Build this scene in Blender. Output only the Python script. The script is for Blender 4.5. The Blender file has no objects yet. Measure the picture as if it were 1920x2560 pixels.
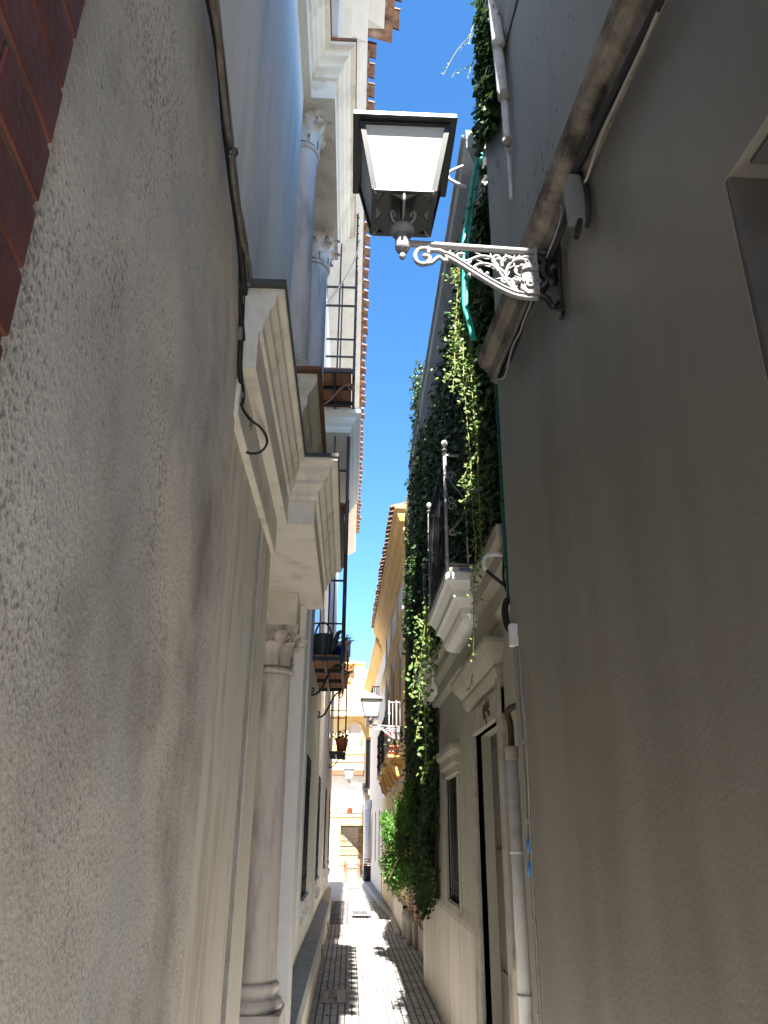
import bpy, math, random
from mathutils import Vector, Matrix
R = math.radians
random.seed(7)
# ------------------------------------------------------------------ camera
F_PX, W_PX, H_PX, EYE = 1925.0, 1920, 2560, 1.6
_Z = Vector((40., 4630., -F_PX)).normalized()
_Y = Vector((873-960., -(2083-1280.), -F_PX)); _Y = (_Y-_Z*_Y.dot(_Z)).normalized()
_X = _Y.cross(_Z)
ROT = Matrix((_X, _Y, _Z))              # camera space -> world
EYEP = Vector((0, 0, EYE))
scene = bpy.context.scene
cd = bpy.data.cameras.new('camera'); cam = bpy.data.objects.new('camera', cd)
scene.collection.objects.link(cam); scene.camera = cam
cam.matrix_world = Matrix.Translation(EYEP) @ ROT.to_4x4()
cd.sensor_fit = 'VERTICAL'; cd.sensor_height = 24.0; cd.sensor_width = 18.0
cd.lens = F_PX/H_PX*24.0; cd.clip_start = 0.05; cd.clip_end = 2000
# ------------------------------------------------------------------ world, sun, exposure
SUN_EL, SUN_AZ = 54.0, 1.5             # azimuth: degrees to the right of straight behind the camera
world = bpy.data.worlds.new("World"); scene.world = world; world.use_nodes = True
nt = world.node_tree; bg = nt.nodes['Background']
sky = nt.nodes.new('ShaderNodeTexSky'); sky.sky_type = 'NISHITA'; sky.sun_disc = False
sky.sun_elevation = R(SUN_EL); sky.sun_rotation = R(180-SUN_AZ); sky.altitude = 0
sky.air_density = 1.0; sky.dust_density = 0.2; sky.ozone_density = 3.0
hs = nt.nodes.new('ShaderNodeHueSaturation'); hs.inputs['Saturation'].default_value = 1.25
nt.links.new(sky.outputs[0], hs.inputs['Color']); nt.links.new(hs.outputs[0], bg.inputs[0]); bg.inputs[1].default_value = 0.06
sl = bpy.data.lights.new('sun', 'SUN'); sl.energy = 5.0; sl.angle = R(0.5); sl.color = (1.0, 0.95, 0.87)
so = bpy.data.objects.new('sun', sl); scene.collection.objects.link(so)
sd = Vector((math.sin(R(SUN_AZ))*math.cos(R(SUN_EL)), -math.cos(R(SUN_AZ))*math.cos(R(SUN_EL)), math.sin(R(SUN_EL))))
so.rotation_euler = sd.to_track_quat('Z', 'Y').to_euler(); so.location = (0, -20, 40)
scene.view_settings.view_transform = 'Standard'; scene.view_settings.look = 'None'
scene.view_settings.exposure = 2.65; scene.view_settings.gamma = 1.0
scene.cycles.max_bounces = 10; scene.cycles.diffuse_bounces = 8; scene.cycles.transparent_max_bounces = 12
# ------------------------------------------------------------------ measuring helpers (a picture point -> a point on a real plane)
def ray(px, py): return (ROT @ Vector((px-960., -(py-1280.), -F_PX))).normalized()
def onx(px, py, x): d = ray(px, py); return EYEP+d*(x/d.x)
def ony(px, py, y): d = ray(px, py); return EYEP+d*(y/d.y)
def onz(px, py, z): d = ray(px, py); return EYEP+d*((z-EYE)/d.z)
RX0, RY0, RS = .85, 4.0, -.06          # the grey house's wall on the right: x = RX0 + RS*(y-RY0)
LX0, LY0, LS = -.46, 2.55, -.05        # the rough wall on the left
def onr(px, py, out=0.0):
    d = ray(px, py); t = (RX0-out-RS*RY0)/(d.x-RS*d.y); return EYEP+d*t
def onl(px, py, out=0.0):
    d = ray(px, py); t = (LX0+out-LS*LY0)/(d.x-LS*d.y); return EYEP+d*t
# ------------------------------------------------------------------ mesh builder
COL = scene.collection
def V(*a): return Vector(a)
class MB:
    def __init__(s): s.v = []; s.f = []; s.sm = []
    def add(s, vs, fs, smooth=False):
        b = len(s.v); s.v += [tuple(p) for p in vs]
        s.f += [tuple(b+i for i in f) for f in fs]; s.sm += [smooth]*len(fs); return s
    def box(s, x0, x1, y0, y1, z0, z1):
        vs = [(x, y, z) for z in (z0, z1) for y in (y0, y1) for x in (x0, x1)]
        return s.add(vs, [(0,2,3,1),(4,5,7,6),(0,1,5,4),(2,6,7,3),(0,4,6,2),(1,3,7,5)])
    def hexa(s, c):   # 8 corners: bottom 4 (loop) then top 4 (loop)
        return s.add(c, [(3,2,1,0),(4,5,6,7),(0,1,5,4),(1,2,6,5),(2,3,7,6),(3,0,4,7)])
    def quad(s, a, b, c, d): return s.add([a, b, c, d], [(0,1,2,3)])
    def tube(s, pts, r, n=6, cap=True, r1=None):
        pts = [Vector(p) for p in pts]; m = len(pts)
        if m < 2: return s
        t0 = (pts[1]-pts[0]).normalized()
        up = Vector((0,0,1)) if abs(t0.z) < .9 else Vector((0,1,0))
        nx = t0.cross(up).normalized(); vs = []
        for i, p in enumerate(pts):
            a = pts[max(i-1,0)]; b = pts[min(i+1,m-1)]; t = (b-a)
            t = t.normalized() if t.length > 1e-9 else t0
            nx = (nx-t*nx.dot(t)); nx = nx.normalized() if nx.length > 1e-6 else t.orthogonal().normalized()
            ny = t.cross(nx)
            rr = r if r1 is None else r+(r1-r)*i/(m-1)
            if callable(r): rr = r(i/(m-1))
            for k in range(n):
                an = 2*math.pi*k/n; vs.append(p+nx*math.cos(an)*rr+ny*math.sin(an)*rr)
        fs = [(i*n+k, i*n+(k+1)%n, (i+1)*n+(k+1)%n, (i+1)*n+k) for i in range(m-1) for k in range(n)]
        if cap: fs += [tuple(range(n-1,-1,-1)), tuple(range((m-1)*n, m*n))]
        return s.add(vs, fs, n > 4)
    def bar(s, a, b, w, h=None):  # square bar
        h = h or w; a = Vector(a); b = Vector(b); t = (b-a).normalized()
        up = Vector((0,0,1)) if abs(t.z) < .9 else Vector((0,1,0))
        x = t.cross(up).normalized()*w/2; y = x.normalized().cross(t)*h/2
        return s.hexa([a-x-y, a+x-y, a+x+y, a-x+y, b-x-y, b+x-y, b+x+y, b-x+y])
    def lathe(s, prof, c, n=28, fn=None):  # prof: (r, z)
        c = Vector(c); vs = []
        for (r, z) in prof:
            for k in range(n):
                an = 2*math.pi*k/n; q = r if fn is None else fn(r, z, an)
                vs.append((c.x+q*math.cos(an), c.y+q*math.sin(an), c.z+z))
        m = len(prof)
        fs = [(i*n+k, i*n+(k+1)%n, (i+1)*n+(k+1)%n, (i+1)*n+k) for i in range(m-1) for k in range(n)]
        fs += [tuple(range(n-1,-1,-1)), tuple(range((m-1)*n, m*n))]
        return s.add(vs, fs, True)
    def ball(s, c, r, n=12, sz=1.0):
        return s.lathe([(max(r*math.sin(math.pi*i/8), 1e-4), -r*sz*math.cos(math.pi*i/8)) for i in range(9)], c, n)
    def build(s, name, mat, parent=None, bevel=0.0, seg=2):
        off = Vector((0,0,0)); q = parent
        while q is not None: off += q.location; q = q.parent
        me = bpy.data.meshes.new(name)
        me.from_pydata([(p[0]-off.x, p[1]-off.y, p[2]-off.z) for p in s.v], [], s.f)
        me.polygons.foreach_set('use_smooth', s.sm); me.materials.append(mat); me.update()
        o = bpy.data.objects.new(name, me); COL.objects.link(o)
        if parent is not None: o.parent = parent
        if bevel > 0:
            b = o.modifiers.new('bevel', 'BEVEL'); b.width = bevel; b.segments = seg; b.limit_method = 'ANGLE'; b.angle_limit = R(40)
        return o
def thing(name, label, cat, loc=(0,0,0), group=None):
    o = bpy.data.objects.new(name, None); COL.objects.link(o); o.location = loc; o.empty_display_size = .1
    o['label'] = label; o['category'] = cat
    if group: o['group'] = group
    return o
def tag(o, label, cat, group=None):
    o['label'] = label; o['category'] = cat
    if group: o['group'] = group
    return o
def structure(o): o['kind'] = 'structure'; return o
def copy_tree(o, parent=None, delta=None):
    c = o.copy(); COL.objects.link(c)
    if parent is not None: c.parent = parent
    if delta is not None: c.location = o.location+Vector(delta)
    for ch in [k for k in COL.objects if k.parent == o]: copy_tree(ch, c)
    return c
# ------------------------------------------------------------------ materials
def mat(name, col, rough=.85, var=.12, scale=3.0, bump=.0, bscale=60., metal=0., stain=None, stain_amt=.0, stain_scale=1.2,
        speck=0.0, streak=False, spec=.3, col2=None, marks=0.0, pits=0.0, st_lo=.52):
    m = bpy.data.materials.new(name); m.use_nodes = True; t = m.node_tree; n = t.nodes; L = t.links
    b = n['Principled BSDF']; b.inputs['Roughness'].default_value = rough; b.inputs['Metallic'].default_value = metal
    b.inputs['Specular IOR Level'].default_value = spec
    g = n.new('ShaderNodeNewGeometry')
    mp = n.new('ShaderNodeMapping'); L.new(g.outputs['Position'], mp.inputs[0])
    if streak: mp.inputs['Scale'].default_value = (1, 1, .14)
    no = n.new('ShaderNodeTexNoise'); no.inputs['Scale'].default_value = scale; no.inputs['Detail'].default_value = 8; no.inputs['Roughness'].default_value = .6
    L.new(mp.outputs[0], no.inputs['Vector'])
    mr = n.new('ShaderNodeMapRange'); mr.inputs[1].default_value = .3; mr.inputs[2].default_value = .7
    mr.inputs[3].default_value = 1-var; mr.inputs[4].default_value = 1+var; L.new(no.outputs[0], mr.inputs[0])
    c1 = n.new('ShaderNodeRGB'); c1.outputs[0].default_value = (*col, 1)
    src = c1.outputs[0]
    if col2 is not None:
        n3 = n.new('ShaderNodeTexNoise'); n3.inputs['Scale'].default_value = scale*.45; n3.inputs['Detail'].default_value = 5
        L.new(mp.outputs[0], n3.inputs['Vector'])
        r3 = n.new('ShaderNodeMapRange'); r3.inputs[1].default_value = .42; r3.inputs[2].default_value = .6; L.new(n3.outputs[0], r3.inputs[0])
        mx = n.new('ShaderNodeMix'); mx.data_type = 'RGBA'; L.new(r3.outputs[0], mx.inputs[0]); L.new(src, mx.inputs[6]); mx.inputs[7].default_value = (*col2, 1)
        src = mx.outputs[2]
    vm = n.new('ShaderNodeVectorMath'); vm.operation = 'SCALE'; L.new(src, vm.inputs[0]); L.new(mr.outputs[0], vm.inputs['Scale'])
    src = vm.outputs[0]
    if stain is not None:
        n2 = n.new('ShaderNodeTexNoise'); n2.inputs['Scale'].default_value = stain_scale; n2.inputs['Detail'].default_value = 9; n2.inputs['Roughness'].default_value = .65
        m2 = n.new('ShaderNodeMapping'); m2.inputs['Location'].default_value = (3.1, 7.7, 1.3)
        if streak: m2.inputs['Scale'].default_value = (1.6, 1.6, .3)
        L.new(g.outputs['Position'], m2.inputs[0]); L.new(m2.outputs[0], n2.inputs['Vector'])
        r2 = n.new('ShaderNodeMapRange'); r2.inputs[1].default_value = st_lo; r2.inputs[2].default_value = st_lo+.2
        r2.inputs[3].default_value = 0; r2.inputs[4].default_value = stain_amt; L.new(n2.outputs[0], r2.inputs[0])
        mx = n.new('ShaderNodeMix'); mx.data_type = 'RGBA'; L.new(r2.outputs[0], mx.inputs[0]); L.new(src, mx.inputs[6]); mx.inputs[7].default_value = (*stain, 1)
        src = mx.outputs[2]
    if speck > 0:
        vo = n.new('ShaderNodeTexNoise'); vo.inputs['Scale'].default_value = bscale; vo.inputs['Detail'].default_value = 2
        L.new(g.outputs['Position'], vo.inputs['Vector'])
        r4 = n.new('ShaderNodeMapRange'); r4.inputs[1].default_value = .6; r4.inputs[2].default_value = .72
        r4.inputs[3].default_value = 1; r4.inputs[4].default_value = 1-speck; L.new(vo.outputs[0], r4.inputs[0])
        v2 = n.new('ShaderNodeVectorMath'); v2.operation = 'SCALE'; L.new(src, v2.inputs[0]); L.new(r4.outputs[0], v2.inputs['Scale']); src = v2.outputs[0]
    if pits > 0:
        np_ = n.new('ShaderNodeTexNoise'); np_.inputs['Scale'].default_value = 95; np_.inputs['Detail'].default_value = 2.5; np_.inputs['Roughness'].default_value = .6; L.new(g.outputs['Position'], np_.inputs['Vector'])
        mk_ = n.new('ShaderNodeTexNoise'); mk_.inputs['Scale'].default_value = 2.3; mk_.inputs['Detail'].default_value = 5; L.new(g.outputs['Position'], mk_.inputs['Vector'])
        sm2 = n.new('ShaderNodeMath'); sm2.operation = 'MULTIPLY_ADD'; L.new(mk_.outputs[0], sm2.inputs[0]); sm2.inputs[1].default_value = .55; L.new(np_.outputs[0], sm2.inputs[2])
        r6 = n.new('ShaderNodeMapRange'); r6.inputs[1].default_value = .86; r6.inputs[2].default_value = .98; r6.inputs[3].default_value = 1; r6.inputs[4].default_value = 1-pits; L.new(sm2.outputs[0], r6.inputs[0])
        v6 = n.new('ShaderNodeVectorMath'); v6.operation = 'SCALE'; L.new(src, v6.inputs[0]); L.new(r6.outputs[0], v6.inputs['Scale']); src = v6.outputs[0]
        n7 = n.new('ShaderNodeTexNoise'); n7.inputs['Scale'].default_value = 210; n7.inputs['Detail'].default_value = 1; L.new(g.outputs['Position'], n7.inputs['Vector'])
        r7 = n.new('ShaderNodeMapRange'); r7.inputs[1].default_value = .3; r7.inputs[2].default_value = .7; r7.inputs[3].default_value = .88; r7.inputs[4].default_value = 1.12; L.new(n7.outputs[0], r7.inputs[0])
        v7 = n.new('ShaderNodeVectorMath'); v7.operation = 'SCALE'; L.new(src, v7.inputs[0]); L.new(r7.outputs[0], v7.inputs['Scale']); src = v7.outputs[0]
    if marks > 0:
        mk = n.new('ShaderNodeMapping'); mk.inputs['Scale'].default_value = (26, 26, 9); L.new(g.outputs['Position'], mk.inputs[0])
        nm = n.new('ShaderNodeTexNoise'); nm.inputs['Scale'].default_value = 1.6; nm.inputs['Detail'].default_value = 1; L.new(mk.outputs[0], nm.inputs['Vector'])
        nb_ = n.new('ShaderNodeTexNoise'); nb_.inputs['Scale'].default_value = 1.1; nb_.inputs['Detail'].default_value = 3; L.new(g.outputs['Position'], nb_.inputs['Vector'])
        sm_ = n.new('ShaderNodeMath'); sm_.operation = 'MULTIPLY_ADD'; L.new(nb_.outputs[0], sm_.inputs[0]); sm_.inputs[1].default_value = .45; L.new(nm.outputs[0], sm_.inputs[2])
        r5 = n.new('ShaderNodeMapRange'); r5.inputs[1].default_value = .93; r5.inputs[2].default_value = .97; r5.inputs[3].default_value = 1; r5.inputs[4].default_value = 1-marks; L.new(sm_.outputs[0], r5.inputs[0])
        v5 = n.new('ShaderNodeVectorMath'); v5.operation = 'SCALE'; L.new(src, v5.inputs[0]); L.new(r5.outputs[0], v5.inputs['Scale']); src = v5.outputs[0]
    L.new(src, b.inputs['Base Color'])
    if bump > 0:
        nb = n.new('ShaderNodeTexNoise'); nb.inputs['Scale'].default_value = bscale; nb.inputs['Detail'].default_value = 4
        L.new(g.outputs['Position'], nb.inputs['Vector'])
        ns = n.new('ShaderNodeTexNoise'); ns.inputs['Scale'].default_value = 4.; ns.inputs['Detail'].default_value = 3; L.new(g.outputs['Position'], ns.inputs['Vector'])
        ad = n.new('ShaderNodeMath'); ad.operation = 'MULTIPLY_ADD'; L.new(ns.outputs[0], ad.inputs[0]); ad.inputs[1].default_value = 2.5; L.new(nb.outputs[0], ad.inputs[2])
        bp = n.new('ShaderNodeBump'); bp.inputs['Strength'].default_value = bump; bp.inputs['Distance'].default_value = .006
        L.new(ad.outputs[0], bp.inputs['Height']); L.new(bp.outputs[0], b.inputs['Normal'])
    m.diffuse_color = (*col, 1)
    return m
def brick_mat(name, c1, c2, mortar, bw, rh, ms, axis='yz', bump=.5, off=.5, rough=.85, worn=.25, sq=(1,1,1)):
    m = bpy.data.materials.new(name); m.use_nodes = True; t = m.node_tree; n = t.nodes; L = t.links
    b = n['Principled BSDF']; b.inputs['Roughness'].default_value = rough; b.inputs['Specular IOR Level'].default_value = .3
    g = n.new('ShaderNodeNewGeometry'); sp = n.new('ShaderNodeSeparateXYZ'); cb = n.new('ShaderNodeCombineXYZ')
    L.new(g.outputs['Position'], sp.inputs[0])
    u, v = {'yz': (1, 2), 'xz': (0, 2), 'yx': (1, 0), 'xy': (0, 1)}[axis]
    L.new(sp.outputs[u], cb.inputs[0]); L.new(sp.outputs[v], cb.inputs[1])
    nz = n.new('ShaderNodeTexNoise'); nz.inputs['Scale'].default_value = 9; L.new(g.outputs['Position'], nz.inputs['Vector'])
    va = n.new('ShaderNodeVectorMath'); va.operation = 'MULTIPLY_ADD'; L.new(nz.outputs['Color'], va.inputs[0]); va.inputs[1].default_value = (.006, .006, 0); L.new(cb.outputs[0], va.inputs[2])
    br = n.new('ShaderNodeTexBrick'); br.offset = off; L.new(va.outputs[0], br.inputs['Vector'])
    br.inputs['Scale'].default_value = 1; br.inputs['Brick Width'].default_value = bw; br.inputs['Row Height'].default_value = rh
    br.inputs['Mortar Size'].default_value = ms; br.inputs['Mortar Smooth'].default_value = .3
    br.inputs['Color1'].default_value = (*c1, 1); br.inputs['Color2'].default_value = (*c2, 1); br.inputs['Mortar'].default_value = (*mortar, 1)
    no = n.new('ShaderNodeTexNoise'); no.inputs['Scale'].default_value = 2.5; no.inputs['Detail'].default_value = 8; L.new(g.outputs['Position'], no.inputs['Vector'])
    mr = n.new('ShaderNodeMapRange'); mr.inputs[1].default_value = .3; mr.inputs[2].default_value = .7; mr.inputs[3].default_value = 1-worn; mr.inputs[4].default_value = 1+worn; L.new(no.outputs[0], mr.inputs[0])
    vm = n.new('ShaderNodeVectorMath'); vm.operation = 'SCALE'; L.new(br.outputs['Color'], vm.inputs[0]); L.new(mr.outputs[0], vm.inputs['Scale'])
    L.new(vm.outputs[0], b.inputs['Base Color'])
    mt = n.new('ShaderNodeMath'); mt.operation = 'SUBTRACT'; mt.inputs[0].default_value = 1; L.new(br.outputs['Fac'], mt.inputs[1])
    nb = n.new('ShaderNodeTexNoise'); nb.inputs['Scale'].default_value = 70; nb.inputs['Detail'].default_value = 3; L.new(g.outputs['Position'], nb.inputs['Vector'])
    ma = n.new('ShaderNodeMath'); ma.operation = 'MULTIPLY_ADD'; L.new(nb.outputs[0], ma.inputs[0]); ma.inputs[1].default_value = .35; L.new(mt.outputs[0], ma.inputs[2])
    bp = n.new('ShaderNodeBump'); bp.inputs['Strength'].default_value = bump; bp.inputs['Distance'].default_value = .008
    L.new(ma.outputs[0], bp.inputs['Height']); L.new(bp.outputs[0], b.inputs['Normal'])
    return m
def leaf_mat(name, c1, c2, c3, trans=.45):
    m = bpy.data.materials.new(name); m.use_nodes = True; t = m.node_tree; n = t.nodes; L = t.links
    b = n['Principled BSDF']; b.inputs['Roughness'].default_value = .45; b.inputs['Specular IOR Level'].default_value = .35
    g = n.new('ShaderNodeNewGeometry'); cr = n.new('ShaderNodeValToRGB')
    e = cr.color_ramp.elements; e[0].color = (*c1, 1); e[1].color = (*c3, 1); k = e.new(.55); k.color = (*c2, 1)
    L.new(g.outputs['Random Per Island'], cr.inputs[0]); L.new(cr.outputs[0], b.inputs['Base Color'])
    tr = n.new('ShaderNodeBsdfTranslucent'); hs = n.new('ShaderNodeHueSaturation'); hs.inputs['Value'].default_value = 1.7; hs.inputs['Hue'].default_value = .485
    L.new(cr.outputs[0], hs.inputs['Color']); L.new(hs.outputs[0], tr.inputs[0])
    mx = n.new('ShaderNodeMixShader'); mx.inputs[0].default_value = trans
    L.new(b.outputs[0], mx.inputs[1]); L.new(tr.outputs[0], mx.inputs[2]); L.new(mx.outputs[0], n['Material Output'].inputs[0])
    return m
M = {}
M['rough'] = mat('rough_plaster', (.68,.615,.53), var=.12, scale=2.2, bump=.6, bscale=95, stain=(.24,.20,.165), stain_amt=.75, stain_scale=1.5, st_lo=.49, pits=.5, col2=(.57,.55,.51))
M['smooth'] = mat('smooth_plaster', (.70,.65,.56), var=.08, scale=3, bump=.25, bscale=120, stain=(.33,.29,.23), stain_amt=.65, stain_scale=4.0, streak=True, st_lo=.48)
M['cornice'] = mat('cream_cornice_paint', (.71,.67,.595), var=.08, scale=4, bump=.5, bscale=70, stain=(.34,.29,.24), stain_amt=.6, stain_scale=4.5)
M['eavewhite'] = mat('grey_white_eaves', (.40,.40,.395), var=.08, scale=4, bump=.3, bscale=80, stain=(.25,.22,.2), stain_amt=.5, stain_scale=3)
M['jamb'] = mat('shade_darkened_marble', (.10,.097,.095), rough=.5, var=.25, scale=3, bump=.1)  # marble tone with the window recess's shade mixed into its colour
M['whitew'] = mat('white_wall_paint', (.80,.78,.74), var=.08, scale=2.4, bump=.4, bscale=60, stain=(.42,.39,.35), stain_amt=.45, stain_scale=2.2, streak=True)
M['white'] = mat('white_trim_paint', (.80,.79,.77), var=.04, scale=4, bump=.15, bscale=90, stain=(.5,.47,.43), stain_amt=.25, stain_scale=4)
M['marble'] = mat('column_marble', (.60,.54,.49), rough=.55, var=.12, scale=5, bump=.15, bscale=60, stain=(.25,.21,.19), stain_amt=.75, stain_scale=5, streak=True, st_lo=.48)
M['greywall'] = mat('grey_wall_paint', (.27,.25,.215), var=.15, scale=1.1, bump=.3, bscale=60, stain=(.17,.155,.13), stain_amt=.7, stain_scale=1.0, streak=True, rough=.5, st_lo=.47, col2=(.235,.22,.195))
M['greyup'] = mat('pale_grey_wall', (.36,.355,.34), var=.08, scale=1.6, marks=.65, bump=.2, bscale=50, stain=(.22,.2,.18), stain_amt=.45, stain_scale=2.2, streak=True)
M['ledge'] = mat('weathered_ledge', (.27,.235,.19), var=.25, scale=4, bump=.9, bscale=35, stain=(.03,.027,.023), stain_amt=.95, stain_scale=3.5, st_lo=.45)
M['r2wall'] = mat('cream_wall_paint', (.38,.355,.295), var=.12, scale=2, bump=.25, bscale=60, stain=(.27,.22,.15), stain_amt=.5, stain_scale=2.0, streak=True)
M['stone'] = mat('limestone', (.38,.355,.31), var=.16, scale=7, bump=.35, bscale=50, stain=(.14,.12,.1), stain_amt=.6, stain_scale=7)
M['dado'] = mat('dado_plaster', (.56,.51,.43), var=.12, scale=2.5, bump=.35, bscale=60, stain=(.25,.19,.12), stain_amt=.75, stain_scale=2.2, streak=True)
M['greytop'] = mat('grey_ledge_paint', (.30,.32,.33), var=.15, scale=6, bump=.3, bscale=60)
M['lead'] = mat('lead_flashing', (.055,.06,.06), rough=.5, var=.3, scale=9, bump=.3, bscale=60)
M['brownclay'] = mat('brown_clay_edge', (.17,.085,.05), rough=.8, var=.25, scale=14, bump=.4, bscale=60)
M['tile'] = mat('clay_roof_tile', (.16,.088,.062), rough=.85, var=.4, scale=8, bump=.6, bscale=60, stain=(.42,.38,.33), stain_amt=.5, stain_scale=9)
M['plank'] = brick_mat('balcony_planks', (.36,.17,.09), (.30,.13,.07), (.06,.03,.02), 3.0, .12, .004, 'yx', .3)
M['iron'] = mat('black_iron', (.022,.022,.024), rough=.5, var=.3, scale=20, bump=.3, bscale=120, spec=.5)
M['rust'] = mat('rusty_brown_iron', (.20,.10,.07), rough=.75, var=.3, scale=14, bump=.4, bscale=90)
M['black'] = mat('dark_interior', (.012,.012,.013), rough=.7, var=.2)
M['glassdark'] = mat('dark_window_glass', (.02,.022,.025), rough=.12, var=.2, spec=.5)
M['cable'] = mat('black_cable', (.018,.018,.02), rough=.55, var=.3, scale=30)
M['cablegrey'] = mat('old_grey_cable', (.14,.125,.11), rough=.8, var=.35, scale=25, bump=.5, bscale=120)
M['cablewhite'] = mat('white_cable', (.34,.33,.31), rough=.6, var=.1)
M['castwhite'] = mat('white_cast_iron_paint', (.27,.27,.275), rough=.42, var=.07, scale=12, bump=.25, bscale=110, stain=(.35,.25,.18), stain_amt=.35, stain_scale=12)
M['glaregrey'] = mat('glare_greyed_lamp_paint', (.16,.16,.16), rough=.5, var=.2, scale=15, bump=.2, bscale=100)
M['lampblack'] = mat('black_lamp_paint', (.012,.013,.015), rough=.4, var=.2, scale=10, spec=.5)
M['pvc'] = mat('white_pipe_paint', (.60,.60,.60), rough=.5, var=.06, scale=8, bump=.1, stain=(.2,.18,.16), stain_amt=.5, stain_scale=7)
M['steel'] = mat('galvanised_conduit', (.33,.31,.29), rough=.45, metal=.6, var=.15, scale=12)
M['teal'] = mat('turquoise_pipe', (.03,.33,.27), rough=.45, var=.12, scale=8)
M['tealdark'] = mat('dark_green_hose', (.01,.10,.085), rough=.5, var=.15, scale=8)
M['box'] = mat('white_plastic_box', (.66,.66,.66), rough=.5, var=.04)
M['boxgrey'] = mat('grey_plastic_box', (.17,.18,.18), rough=.5, var=.1)
M['blue'] = mat('blue_plastic', (.02,.04,.30), rough=.45, var=.08)
M['bluelabel'] = mat('blue_label', (.07,.22,.50), rough=.5, var=.04)
M['can'] = mat('dark_green_zinc', (.06,.085,.08), rough=.45, var=.15, scale=9, metal=.3)
M['terra'] = mat('terracotta', (.42,.15,.09), rough=.8, var=.15, scale=9)
M['ochre'] = mat('ochre_paint', (.62,.38,.13), rough=.8, var=.1, scale=3, bump=.2, stain=(.38,.2,.07), stain_amt=.4, stain_scale=3)
M['ochrel'] = mat('pale_ochre_wall', (.62,.48,.27), rough=.85, var=.07, scale=2, bump=.2, stain=(.45,.32,.17), stain_amt=.4, streak=True)
M['lilac'] = mat('pale_lilac_wall', (.62,.60,.62), rough=.85, var=.05, scale=2, bump=.2)
M['pinkwall'] = mat('pale_pink_wall', (.60,.52,.46), rough=.85, var=.05, scale=2, bump=.2)
M['orangebrick'] = brick_mat('orange_brick', (.55,.30,.16), (.50,.26,.14), (.5,.4,.3), .26, .07, .01, 'xz', .3)
M['palebrick'] = brick_mat('pale_brick', (.50,.38,.30), (.44,.33,.26), (.28,.22,.18), .24, .075, .012, 'xz', .4)
M['redbrick'] = brick_mat('red_glazed_brick', (.17,.045,.035), (.14,.035,.03), (.20,.16,.12), .56, .085, .008, 'yz', .9, worn=.15, rough=.5)
M['gardenbrick'] = brick_mat('garden_brick', (.42,.25,.17), (.36,.19,.13), (.48,.42,.34), .24, .055, .012, 'yz', .7)
M['gardenbrickx'] = brick_mat('garden_brick_end', (.42,.25,.17), (.36,.19,.13), (.48,.42,.34), .24, .055, .012, 'xz', .7)
M['flower'] = mat('red_petals', (.75,.03,.03), rough=.6, var=.15)
M['pave'] = brick_mat('street_pavers', (.45,.44,.425), (.36,.355,.345), (.10,.095,.09), .30, .068, .009, 'yx', .6, worn=.28)
M['setts'] = brick_mat('rough_setts', (.20,.19,.195), (.15,.145,.15), (.07,.065,.065), .10, .09, .012, 'yx', .9, worn=.3)
M['slab'] = brick_mat('pavement_slabs', (.24,.235,.23), (.20,.2,.2), (.1,.09,.09), .6, .3, .008, 'yx', .5, worn=.25)
M['plaza'] = mat('pale_plaza_paving', (.42,.39,.34), var=.1, scale=2, bump=.2)
M['kerb'] = mat('pale_kerb_stone', (.46,.44,.41), var=.12, scale=6, bump=.3)
M['cast'] = mat('cast_iron_cover', (.10,.10,.105), rough=.5, var=.2, scale=20, bump=.4, metal=.3)
M['earth'] = mat('ground_earth', (.30,.27,.23), var=.15, scale=1)
M['ivy'] = leaf_mat('ivy_leaves', (.016,.038,.014), (.026,.062,.018), (.06,.11,.03), .25)
M['vine'] = leaf_mat('young_vine_leaves', (.075,.15,.035), (.115,.20,.05), (.20,.26,.07), .4)
M['fern'] = leaf_mat('feathery_leaves', (.05,.13,.025), (.08,.19,.035), (.13,.26,.05), .5)
M['stem'] = mat('vine_stem', (.28,.26,.10), rough=.7, var=.15)
M['stemdark'] = mat('woody_stem', (.06,.045,.03), rough=.8, var=.2)
def glass_mat():
    m = bpy.data.materials.new('frosted_lamp_glass'); m.use_nodes = True; t = m.node_tree; n = t.nodes; L = t.links
    b = n['Principled BSDF']; b.inputs['Base Color'].default_value = (.80,.82,.80,1); b.inputs['Roughness'].default_value = .25
    tr = n.new('ShaderNodeBsdfTranslucent'); tr.inputs[0].default_value = (.72,.76,.72,1)
    mx = n.new('ShaderNodeMixShader'); mx.inputs[0].default_value = .35
    L.new(b.outputs[0], mx.inputs[1]); L.new(tr.outputs[0], mx.inputs[2]); L.new(mx.outputs[0], n['Material Output'].inputs[0]); return m
M['frost'] = glass_mat()
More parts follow.
